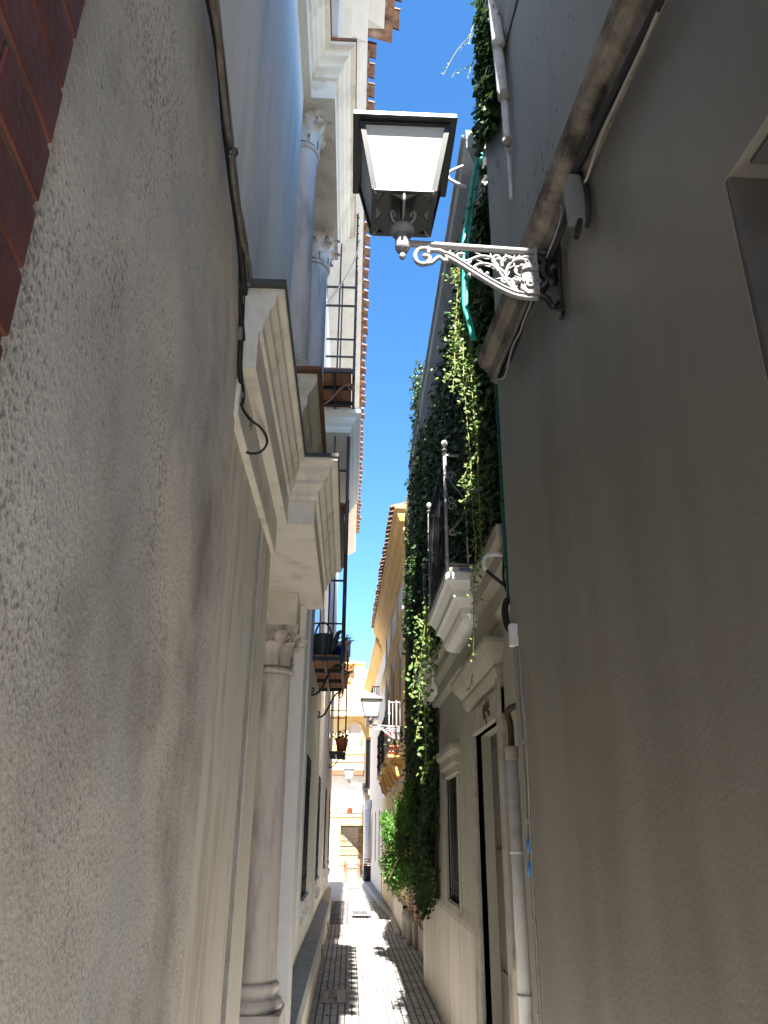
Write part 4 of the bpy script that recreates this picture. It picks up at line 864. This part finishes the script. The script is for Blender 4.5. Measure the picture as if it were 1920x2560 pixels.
# ================================================================== CABLES AND PIPES
def line3(pts, fn, k=5, dz=None): return smooth_path([fn(*p) for p in pts], k)
CL = [(520,-20),(533,60),(549,170),(562,300),(570,380),(581,470),(592,560),(600,640),(608,735)]
def mk_cable(name, label, paths, m, cat='cable', group=None):
    w = MB()
    for pts, r in paths: w.tube(pts, r, 7)
    return tag(w.build(name, m), label, cat, group)
def jit(pts, a, seed):
    rn = random.Random(seed); return [(x+rn.uniform(-a,a), y) for x, y in pts]
mk_cable('wall_cable', 'thick black cable bundle running along the top ledge of the rough plaster wall, left', [
    (line3(CL, lambda x, y: onl(x+4, y, .03)), .011), (line3(jit(CL, 3, 1), lambda x, y: onl(x-2, y, .02)), .008),
    (line3([(598,560),(602,640),(606,735),(604,800),(601,870),(600,930),(606,985),(603,1010)], lambda x, y: onx(x, y, -.44)), .010),
    (line3([(600,640),(598,735),(602,800),(606,850)], lambda x, y: onx(x, y, -.445)), .012)], M['cable'])
mk_cable('wall_cable', 'frayed old grey-brown cable sagging beside the black bundle, upper left', [
    (line3(jit([(529,-20),(545,90),(556,200),(568,320),(578,380)], 4, 3), lambda x, y: onl(x, y, .045)), .008),
    (line3([(578,380),(583,450),(597,540),(606,600),(622,655),(626,690),(622,712)], lambda x, y: onl(x, y, .05)), .007),
    (line3([(576,380),(590,372),(592,385),(585,393),(574,391)], lambda x, y: onl(x, y, .05)), .004),
    (line3([(580,400),(592,480),(612,580),(620,640),(624,700)], lambda x, y: onl(x, y, .045)), .005)], M['cablegrey'])
mk_cable('looped_cable', 'single black cable curling in a loop below the cream portal cornice', [
    (line3([(603,1010),(610,1028),(622,1045),(630,1053),(650,1068),(664,1088),(668,1105),(660,1122),(645,1132),(628,1134),(618,1131)], lambda x, y: onx(x, y, -.40 if y > 1040 else -.43)), .0055)], M['cable'])
for (x, y), wd in zip(((596,700),(602,745),(598,835),(603,985),(622,1060)), ('topmost', 'second from the top', 'middle one', 'second from the bottom', 'lowest')):
    p = onx(x, y, -.445); w = MB(); w.box(p.x-.012, p.x+.012, p.y-.018, p.y+.018, p.z-.022, p.z+.022)
    tag(w.build('cable_clip', M['boxgrey'], None, .004), wd+' of five grey clips on the black cable, left wall', 'cable clip', 'clips on the left cable')
CR = [(1668,-20),(1640,40),(1600,120),(1560,200),(1510,300),(1470,385),(1432,455)]
CR2 = [(1420,520),(1392,600),(1372,650),(1350,700),(1312,790),(1290,845),(1262,905),(1247,948)]
mk_cable('eaves_cable', 'dark cable bundle running under the weathered string course of the grey house', [
    (line3(CR, lambda x, y: onr(x-6, y, .05)), .014), (line3(CR, lambda x, y: onr(x-14, y, .06)), .010), (line3(CR2, lambda x, y: onr(x, y, .05)), .012),
    (line3([(1435,460),(1428,500),(1420,520)], lambda x, y: onr(x, y, .06)), .012), (line3(jit(CR2, 5, 9), lambda x, y: onr(x+8, y, .05)), .008),
    (line3([(1395,560),(1398,640),(1402,720),(1408,775)], lambda x, y: onr(x, y, .03)), .009)], M['cable'])
mk_cable('eaves_cable', 'thin white cables beside the dark bundle under the string course, upper right', [
    (line3([(1640,30),(1600,120),(1562,200),(1530,270),(1500,335),(1478,400),(1465,440),(1458,455)], lambda x, y: onr(x+4, y, .05)), .006),
    (line3([(1402,512),(1405,530),(1398,560),(1385,600),(1368,640),(1352,690),(1330,750),(1310,800),(1300,830),(1280,870),(1262,940),(1240,948)], lambda x, y: onr(x, y, .06)), .005)], M['cablewhite'])
jb = thing('junction_box', 'grey cable junction box hanging beside the street lamp bracket on the dark wall', 'junction box', tuple(onr(1440,500,.05)))
p = onr(1440,498,.05)
w = MB(); w.hexa([(p.x-.04,p.y-.03,p.z-.13), (p.x+.03,p.y-.03,p.z-.13), (p.x+.03,p.y+.03,p.z-.13), (p.x-.04,p.y+.03,p.z-.13), (p.x-.04,p.y-.045,p.z+.10), (p.x+.03,p.y-.045,p.z+.10), (p.x+.03,p.y+.045,p.z+.10), (p.x-.04,p.y+.045,p.z+.10)]); w.build('housing', M['boxgrey'], jb, .01)
w = MB()
for k in (-.02, .0, .02): w.tube([(p.x,p.y+k,p.z-.13), (p.x-.01,p.y+k,p.z-.19)], .011, 8)
w.tube(smooth_path([(p.x+.02,p.y-.03,p.z-.18), (p.x+.03,p.y-.06,p.z-.12), (p.x+.03,p.y-.055,p.z), (p.x+.02,p.y-.04,p.z+.1)], 5), .009, 6); w.build('cable_glands', M['cable'], jb)
# turquoise pipes and dark hose on the balcony house
TP = [(1213,-20),(1206,120),(1199,280),(1194,380),(1178,480),(1163,580),(1158,620),(1160,660),(1160,760),(1170,800),(1182,850)]
tp = thing('turquoise_pipes', 'pair of bright turquoise pipes running down among the hanging vines', 'pipe', tuple(ony(1180,850,4.35)))
for dx, r in ((0, .016), (11, .012)):
    w = MB(); w.tube(line3([(x+dx*(1 if y < 760 else .6), y) for x, y in TP], lambda x, y: ony(x, y, 4.35)), r, 8); w.build('pipe', M['teal'], tp)
hp = thing('green_hose', 'dark green hose taped to the wall corner beside the vine balcony', 'hose', tuple(ony(1275,1450,4.08)))
HP = [(1225,850),(1245,960),(1250,1050),(1256,1130),(1262,1250),(1268,1370),(1275,1450),(1276,1500)]
w = MB(); w.tube(line3(HP, lambda x, y: ony(x, y, 4.12)), .024, 9); w.build('hose', M['tealdark'], hp)
w = MB()
for y in (1000, 1085, 1170, 1255, 1420):
    x = 1248+(y-1000)*.06; w.tube([ony(x, y-3, 4.12), ony(x, y+3, 4.12)], .028, 9)
w.build('tape', M['cable'], hp)
mk_cable('cable_loop', 'coiled black cable loop hanging under the green hose at the wall corner', [
    (line3([(1276,1490),(1262,1505),(1258,1530),(1263,1560),(1278,1590),(1288,1600)], lambda x, y: ony(x, y, 4.1)), .011),
    (line3([(1272,1495),(1266,1520),(1272,1560),(1284,1580),(1286,1555),(1280,1520),(1276,1490)], lambda x, y: ony(x, y, 4.08)), .011),
    (line3([(1262,1380),(1258,1440),(1268,1480)], lambda x, y: ony(x, y, 4.2)), .008)], M['cable'])
mk_cable('drip_pipe', 'short bent white pipe lit by sun beside the balcony railing', [
    (line3([(1256,1387),(1240,1386),(1222,1388),(1211,1397),(1210,1415),(1216,1426)], lambda x, y: ony(x, y, 4.25)), .013)], M['pvc'], 'pipe')
mk_cable('drip_pipe', 'dark lower length of the bent pipe leading to the hose', [
    (line3([(1216,1426),(1232,1440),(1255,1458),(1275,1474)], lambda x, y: ony(x, y, 4.25)), .011)], M['cable'], 'pipe')
mk_cable('slack_cable', 'thin white cable hanging slack in front of the ivy, right of the vines', [
    (line3([(1212,380),(1218,430),(1224,480),(1228,560),(1232,640),(1231,710),(1220,760),(1205,805),(1199,840),(1199,870)], lambda x, y: ony(x, y, 4.5)), .006)], M['cablewhite'])
mk_cable('slack_cable', 'thin white cable slanting past the upper left balcony', [
    (line3([(899,600),(890,640),(878,668),(860,700),(840,730),(818,757)], lambda x, y: ony(x, y, 7.6)), .009)], M['cablewhite'])
ab = thing('alarm_box', 'small white plastic box on the wall corner under the black cable loop', 'wall box', tuple(ony(1285,1614,4.0)))
p = ony(1284,1590,3.98)
w = MB(); w.box(p.x-.03, p.x+.045, p.y-.06, p.y, p.z-.062, p.z+.055); w.build('housing', M['box'], ab, .008)
w = MB(); w.tube([(p.x+.02,p.y-.061,p.z), (p.x+.02,p.y-.064,p.z)], .014, 14); w.build('round_cap', M['boxgrey'], ab)
cn = thing('conduit', 'pair of thin metal conduits down the wall corner with two blue labels', 'conduit', tuple(onr(1350,2543,.02)))
for dx in (0, 9):
    w = MB(); w.tube(line3([(1290+dx,1616),(1299+dx,1750),(1309+dx*.9,1880),(1320+dx*.6,2080),(1333+dx*.5,2300),(1350+dx*.4,2560),(1355,2640)], lambda x, y: onr(x, y, .03)), .0065, 7); w.build('tube', M['steel'], cn)
for y in (1853, 2053, 2304, 2540):
    x = 1310+(y-1853)*.0545; a = onr(x, y, .035); w = MB(); w.box(a.x-.006, a.x+.006, a.y-.014, a.y+.012, a.z-.012, a.z+.012); w.build('clamp', M['castwhite'], cn, .002)
for y in (2115, 2172):
    x = 1321+(y-2115)*.06; a = onr(x, y, .04); w = MB(); w.tube([(a.x,a.y,a.z-.032), (a.x,a.y,a.z+.032)], .009, 8); w.build('blue_label', M['bluelabel'], cn)
dp = thing('drainpipe', 'grey-white painted drainpipe at the junction of the two right-hand houses', 'drainpipe', (.90, 4.35, 0))
a = ony(1280,1890,4.32); b_ = ony(1318,2600,4.32)
w = MB(); w.tube([(a.x,4.32,b_.z-.2), (a.x,4.32,a.z)], .033, 16)
for y in (2130, 2490): z = ony(1300,y,4.32).z; w.tube([(a.x,4.32,z-.008), (a.x,4.32,z+.008)], .038, 16)
w.build('pipe', M['pvc'], dp)
w = MB(); w.tube([(a.x,4.32,a.z-.02), (a.x,4.32,a.z+.05)], .037, 16); w.build('collar', M['stone'], dp, .004)
w = MB(); w.tube(smooth_path([(a.x,4.32,a.z+.04), (a.x,4.32,a.z+.16), (a.x-.01,4.3,a.z+.24), (a.x+.06,4.15,a.z+.26)], 5), .018, 8); w.build('iron_elbow', M['stemdark'], dp)
up = thing('upper_downpipe', 'white painted downpipe stub with peeling paint high on the upper right wall', 'downpipe', tuple(onr(1275,500,.04)))
w = MB()
w.tube(line3([(1232,-30),(1240,60),(1246,110)], lambda x, y: onr(x, y, .06)), .040, 12); w.tube(line3([(1243,110),(1250,170),(1257,240)], lambda x, y: onr(x, y, .05)), .034, 12)
w.tube(line3([(1262,240),(1268,330),(1272,400),(1276,500)], lambda x, y: onr(x, y, .02)), .020, 10, r1=.004) if False else None
w.tube(line3([(1260,240),(1266,330),(1270,370)], lambda x, y: onr(x, y, .035)), .022, 10)
w.tube(line3([(1270,370),(1275,440),(1278,500)], lambda x, y: onr(x, y, .015)), .012, 8)
w.build('pipe', M['pvc'], up)
for (x, y, r_) in ((1245,108,.045), (1259,240,.038), (1268,355,.028)): a = onr(x, y, .045); w = MB(); w.tube([a-Vector((0,0,.02)), a+Vector((0,0,.02))], r_, 12); w.build('joint', M['stone'], up)
mc = thing('meter_cabinet', 'flat worn cream meter cabinet door behind the drainpipe', 'meter cabinet', (.93, 4.6, .85))
w = MB(); FR2.block(w, 4.45, 4.80, .88, 1.44, -.02, .012); w.build('cabinet_frame', M['r2wall'], mc, .004)
w = MB(); FR2.block(w, 4.49, 4.76, .92, 1.40, 0, .018); w.build('cabinet_door', M['box'], mc, .003)
# ================================================================== THINGS ON THE LEFT CAGES
wc = thing('watering_can', 'dark green metal watering can standing in the lower left window cage', 'watering can', (-.27, 9.65, 3.6))
w = MB(); w.lathe([(.001,0),(.120,0),(.125,.01),(.120,.29),(.125,.30),(.112,.305),(.108,.29),(.001,.29)], (-.385,9.65,3.6), 28)
w.tube(smooth_path([(-.275,9.62,3.70), (-.235,9.60,3.80), (-.21,9.59,3.88), (-.19,9.58,3.925), (-.155,9.57,3.935)], 6), lambda u: .040-.022*u, 12); w.build('can_body', M['can'], wc)
w = MB(); w.tube(bez((-.49,9.65,3.90), (-.47,9.65,4.12), (-.32,9.65,4.12), (-.28,9.65,3.90), 14), .012, 8); w.tube(bez((-.50,9.6,3.84), (-.56,9.6,3.86), (-.55,9.6,3.68), (-.50,9.6,3.66), 12), .010, 8); w.build('can_handle', M['can'], wc)
def pot(x, y, z, r, h, m, label, plant=None, cat='flower pot', group='pots on the left-hand window cages'):
    t = thing('flower_pot', label, cat, (x, y, z), group)
    w = MB(); w.lathe([(.001,0),(r*.72,0),(r*.95,h*.8),(r*1.05,h*.82),(r*1.05,h),(r*.92,h),(r*.85,h*.8),(.001,h*.8)], (x,y,z), 20); w.build('pot', m, t)
    if plant:
        lv = MB(); st = MB(); rn = random.Random(int(y*100)+int(z*37))
        for k in range(plant):
            a, e = rn.uniform(0,6.28), rn.uniform(.3,1.5); L_ = rn.uniform(.12,.32)
            q = Vector((x,y,z+h*.8)); p2 = q+Vector((math.cos(a)*math.cos(e), math.sin(a)*math.cos(e), math.sin(e)))*L_
            st.tube([q, (q+p2)/2+Vector((0,0,.02)), p2], .003, 4)
            for _ in range(7): leaf(lv, q.lerp(p2, rn.uniform(.3,1.1)), rn.uniform(.02,.045), rn.uniform(-3,3), rn.uniform(-.5,1.3), rn.uniform(-.6,.6))
        st.build('stems', M['stem'], t); lv.build('leaves', M['ivy'], t)
    return t
pot(-.20, 9.95, 3.6, .10, .22, M['blue'], 'blue plastic pot beside the watering can in the lower left cage')
pot(-.36, 9.6, 5.5, .10, .20, M['terra'], 'terracotta pot, nearest on the iron shelf high in the left window cage')
pot(-.25, 9.75, 5.5, .11, .24, M['terra'], 'larger terracotta pot on the outer edge of the iron cage shelf')
pot(-.25, 10.4, 5.5, .11, .22, M['terra'], 'terracotta pot farther back on the iron cage shelf')
pot(-.16, 11.9, 3.62, .10, .20, M['terra'], 'leafy potted plant sticking out beyond the lower left cage', 30)
pot(-.22, 18.5, 3.32, .15, .26, M['terra'], 'potted plant on the floor of the farthest left window cage', 40)
pot(-.20, 19.2, 5.8, .14, .22, M['terra'], 'leafy pot standing on top of the farthest left window cage', 40)
fp = pot(.83, 15.5, 2.95, .10, .2, M['terra'], 'pot of red geraniums on the nearest ochre balcony', 26, group=None)
w = MB(); rn = random.Random(4)
for k in range(60):
    q = Vector((.78+rn.gauss(0,.05), 15.45+rn.gauss(0,.05), 3.42+rn.gauss(0,.04))); leaf(w, q, rn.uniform(.03,.05), rn.uniform(-3,3), rn.uniform(-.5,2.5), rn.uniform(-1,1))
w.build('red_flowers', M['flower'], fp)
c = ony(874, 2034, YE+.1); pot(c.x, YE+.2, ez(2036), .13, .3, M['terra'], 'terracotta pot behind the railing of the sunlit end terrace', None, group=None)
# manholes
for i, (x0, x1, y0, y1) in enumerate(((-.22, .10, 9.1, 9.75), (.10, .42, 18.2, 18.9), (.02, .32, 25.6, 26.4))):
    mh = thing('manhole_cover', ['rectangular manhole cover nearest the camera, at the left of the paving', 'middle dark manhole cover in the sunlit strip of the alley', 'farthest manhole cover, at the mouth of the alley'][i], 'manhole cover', (x0, y0, 0), 'manhole covers in the paving')
    w = MB(); w.box(x0, x1, y0, y1, -.01, .005); w.box(x0-.02, x0-.005, y0-.02, y1+.02, -.01, .007); w.box(x1+.005, x1+.02, y0-.02, y1+.02, -.01, .007)
    w.box(x0-.004, x1+.004, y0-.02, y0-.005, -.01, .007); w.box(x0-.004, x1+.004, y1+.005, y1+.02, -.01, .007)
    w.build('frame', M['cast'], mh)
    w = MB(); w.box(x0+.002, x1-.002, y0+.002, y1-.002, .004, .0055)
    for a in range(5):
        for b_ in range(2): xx = x0+.04+b_*(x1-x0)*.55; yy = y0+.06+a*(y1-y0)*.19; w.box(xx, xx+(x1-x0)*.3, yy, yy+.02, .004, .009)
    o_ = w.build('raised_bars', M['cast'], mh)
# ================================================================== IVY AND VINES
rn = random.Random(11)
def sheet(name, label, n, fn, size, matl, stems=0, sfn=None, cat='ivy'):
    t = thing(name, label, cat, fn(.5, 0)[0])
    mb = MB(); v = []; f = []
    for _ in range(n):
        p, s_ = fn(rn.random(), rn.random())
        leaf(mb, p, size*s_*rn.uniform(.6,1.3), rn.gauss(-1.2,.7), rn.uniform(.0,.9), rn.uniform(-.5,.5))
    mb.build('leaves', matl, t)
    if stems:
        st = MB()
        for k in range(stems): st.tube(sfn(k), rn.uniform(.003,.007), 4)
        st.build('stems', M['stemdark'], t)
    return t
def hsh(a, b): return (math.sin(a*12.9898+b*78.233)*43758.5453) % 1
def wob(y, k=1.): return .5*math.sin(y*3.1*k+1)+.3*math.sin(y*7.7*k)+.2*math.sin(y*17*k+2)
# curtain beyond the balcony house
def curt(u, v):
    y = 8.6+4.6*u; bottom = 1.0+.35*wob(y)+(0.9 if y > 11.8 else 0)*(y-11.8); top = 7.5-.22*(y-8.6)+.25*wob(y, 2)
    z = bottom+(top-bottom)*v
    bul = .10*math.sin(z*2.1+y*1.3)+.06*math.sin(z*6.3+y*4.1)+.04*math.sin(y*14+z)
    x = .88+.045*(y-8.6)-.7*bul+rn.gauss(0,.04)-.05*math.sin(math.pi*v)
    return Vector((x, y, z)), 1.0
ivy = sheet('ivy_curtain', 'tall dense green ivy curtain hanging down the right side almost to the ground', 46000, curt, .048, M['ivy'], 60,
    lambda k: [Vector((.88+.02*hsh(k,j), 8.8+4.3*k/60+.03*hsh(j,k), 7.0-j*.62)) for j in range(9)])
w = MB()                       # tangle of old stems behind the leaves
for k in range(700):
    y = rn.uniform(8.6, 13.2); z = rn.uniform(1.2, 6.8); x = .92+.03*(y-8.6)*.8
    w.tube([(x+rn.gauss(0,.02), y+rn.gauss(0,.1), z+.35), (x+rn.gauss(0,.02), y+rn.gauss(0,.08), z), (x+rn.gauss(0,.02), y+rn.gauss(0,.1), z-.35)], rn.uniform(.006,.016), 4)
w.build('tangled_wood', M['stemdark'], ivy)
def wallivy(u, v):
    y = 4.25+4.5*u; zlo = 3.5-.22*wob(y, 1.5); ztop = 6.15+.25*wob(y, 2)-.1
    # thin towards the top left
    z = zlo+(ztop-zlo)*v**.8; return Vector((.93-abs(rn.gauss(0,.06)), y, z)), 1.0
sheet('ivy_patch', 'dark shaded ivy covering the upper wall around the balcony, right side', 30000, wallivy, .048, M['ivy'], 50,
    lambda k: [Vector((.93, 4.4+4.2*k/50+.04*hsh(k,j), 6.1-j*.35)) for j in range(5)])
def topivy(u, v):
    a = onr(1200+34*u, -30+(400-60*u)*v, .02+.05*rn.random())
    return a+Vector((rn.gauss(0,.02), rn.gauss(0,.03), 0)), 1.0
sheet('ivy_tuft', 'ivy growing up the pipes at the top corner of the upper right wall', 2600, topivy, .05, M['ivy'])
BL = [(.74,11.2,1.15,.26,.30),(.66,11.5,1.45,.24,.28),(.78,11.0,1.65,.20,.30),(.60,11.7,1.20,.20,.22),(.72,11.6,1.85,.17,.26),(.56,11.4,1.62,.15,.16),(.80,10.9,2.05,.14,.26),(.66,11.9,1.02,.16,.16),(.52,11.8,1.78,.10,.10)]
def fernb(u, v):
    b = BL[int(u*len(BL)) % len(BL)]; q = Vector((rn.gauss(0,1), rn.gauss(0,1), rn.gauss(0,1)))
    q = q.normalized()*(rn.random()**.45)*(1+.35*math.sin(q.x*5+q.z*7))
    return Vector((b[0]+q.x*b[3]*.75, b[1]+q.y*b[3]*1.6, b[2]+q.z*b[4])), 1.0
sheet('climber_bush', 'bright feathery climbing plant bulging out at the foot of the ivy curtain', 9500, fernb, .030, M['fern'], 50,
    lambda k: [Vector((.85,11.3+.5*(hsh(k,1)-.5),1.7)), Vector((.72+.2*(hsh(k,2)-.5),11.3+1.0*(hsh(k,3)-.5),1.5+.4*(hsh(k,4)-.5))), Vector((.50+.35*hsh(k,5),11.3+1.5*(hsh(k,6)-.5),1.3+1.0*(hsh(k,7)-.3)))], 'climbing plant')
def vine(label, strands, Y, dens, size, spread, group='sunlit hanging vines'):
    p0 = strands[0][0]; t = thing('hanging_vine', label, 'vine', tuple(ony(p0[0], p0[1], Y)), group)
    lv, st = MB(), MB()
    for i, sx in enumerate(strands):
        dd = rn.uniform(-.10,.10); strand(lv, st, [ony(x, y, Y+dd) for x, y in sx], dens*rn.uniform(.6,1.1), size, spread, .0035, rn)
    lv.build('leaves', M['vine'], t); st.build('stems', M['stem'], t)
vine('long bright green vine hanging in the sun just below the lamp bracket', [
    [(1150,668),(1150,760),(1140,860),(1136,960)], [(1160,668),(1160,760),(1158,860),(1160,960),(1165,1010)], [(1145,700),(1140,800),(1136,900),(1132,980),(1112,950+0)][:4],
    [(1168,690),(1170,800),(1176,900),(1182,1000),(1190,1080)], [(1155,680),(1150,780),(1150,880),(1148,940)], [(1172,760),(1178,860),(1186,950),(1195,1050)],
    [(1148,672),(1130,690),(1122,692)], [(1150,675),(1135,700),(1127,708)], [(1150,780),(1140,830),(1136,880),(1130,930),(1112,952)], [(1140,840),(1125,848),(1118,846)], [(1165,680),(1172,720),(1170,738)]], 4.5, 150, .025, .028)
vine('lower vine tail with bare curling tips, crossing in front of the balcony railing', [
    [(1160,960),(1168,1060),(1176,1130),(1178,1200),(1182,1290),(1190,1360)], [(1180,980),(1186,1060),(1192,1140),(1197,1220),(1200,1300),(1204,1370),(1206,1420)], [(1190,1040),(1194,1120),(1196,1200),(1198,1280)],
    [(1175,1120),(1172,1160),(1160,1190),(1148,1203)], [(1180,1180),(1172,1210),(1160,1213),(1155,1212)], [(1216,1050),(1220,1120),(1222,1160),(1210,1190),(1194,1202)], [(1178,1200),(1170,1240),(1155,1252)],
    [(1190,1360),(1189,1400),(1190,1440)], [(1186,1440),(1184,1490),(1184,1540),(1184,1600),(1183,1650)]], 4.55, 85, .026, .018)
vine('right-hand single vine strand hanging beside the tail in shadow', [[(1214,1003),(1217,1060),(1220,1120),(1225,1160),(1227,1170)], [(1216,1010),(1214,1060),(1218,1110)]], 4.6, 70, .026, .012)
vine('leafy vine spilling from the far corner of the balcony towards the ground', [
    [(1100,1470),(1078,1500),(1066,1540),(1058,1600),(1050,1680),(1048,1750)], [(1098,1480),(1090,1540),(1088,1600),(1083,1660),(1078,1700),(1066,1740)], [(1095,1475),(1075,1520),(1068,1600),(1066,1680)],
    [(1066,1545),(1050,1556),(1036,1562)], [(1070,1560),(1062,1640),(1060,1720),(1062,1790),(1064,1860),(1062,1910),(1052,1960)], [(1060,1700),(1052,1760),(1046,1790),(1040,1850)], [(1075,1560),(1072,1640),(1064,1700)],
    [(1055,1620),(1040,1680),(1030,1740)], [(1046,1600),(1040,1660),(1036,1700)]], 6.9, 110, .032, .042)
vine('short yellow-green vine tip curving in front of the shaded door hood', [[(1181,1684),(1178,1708),(1170,1722),(1158,1728)]], 4.9, 30, .012, .004)

vine('thin dark sprigs of creeper trailing into the sky from the top corner', [[(1200,70),(1170,95),(1140,130),(1108,188)], [(1196,150),(1165,170),(1140,180),(1128,195)], [(1190,40),(1178,80),(1172,110)], [(1195,120),(1180,160),(1168,200)]], 3.9, 26, .018, .008, None)
w = MB(); w.tube(line3([(1158,416),(1150,418),(1124,430),(1120,440),(1126,450),(1150,462),(1166,468)], lambda x, y: ony(x, y, 4.45), 4), .012, 8)
tag(w.build('wall_hook', M['pvc']), 'bent white rod sticking out from the grey eaves beside the lantern', 'hook')
w = MB(); rl_ = random.Random(8)
for k in range(90):
    side = rl_.random() < .55; y = rl_.uniform(8.2, 20); x = rl_.uniform(.35, .92) if side else rl_.uniform(-.3, .1)
    leaf(w, (x, y, .012), rl_.uniform(.02,.05), rl_.uniform(-3,3), rl_.uniform(1.3,1.8), rl_.uniform(-.5,.5))
o = tag(w.build('fallen_leaves', mat('dry_leaves', (.16,.12,.06), var=.4, scale=20)), 'dry leaves scattered along the edges of the alley paving', 'leaves'); o['kind'] = 'stuff'
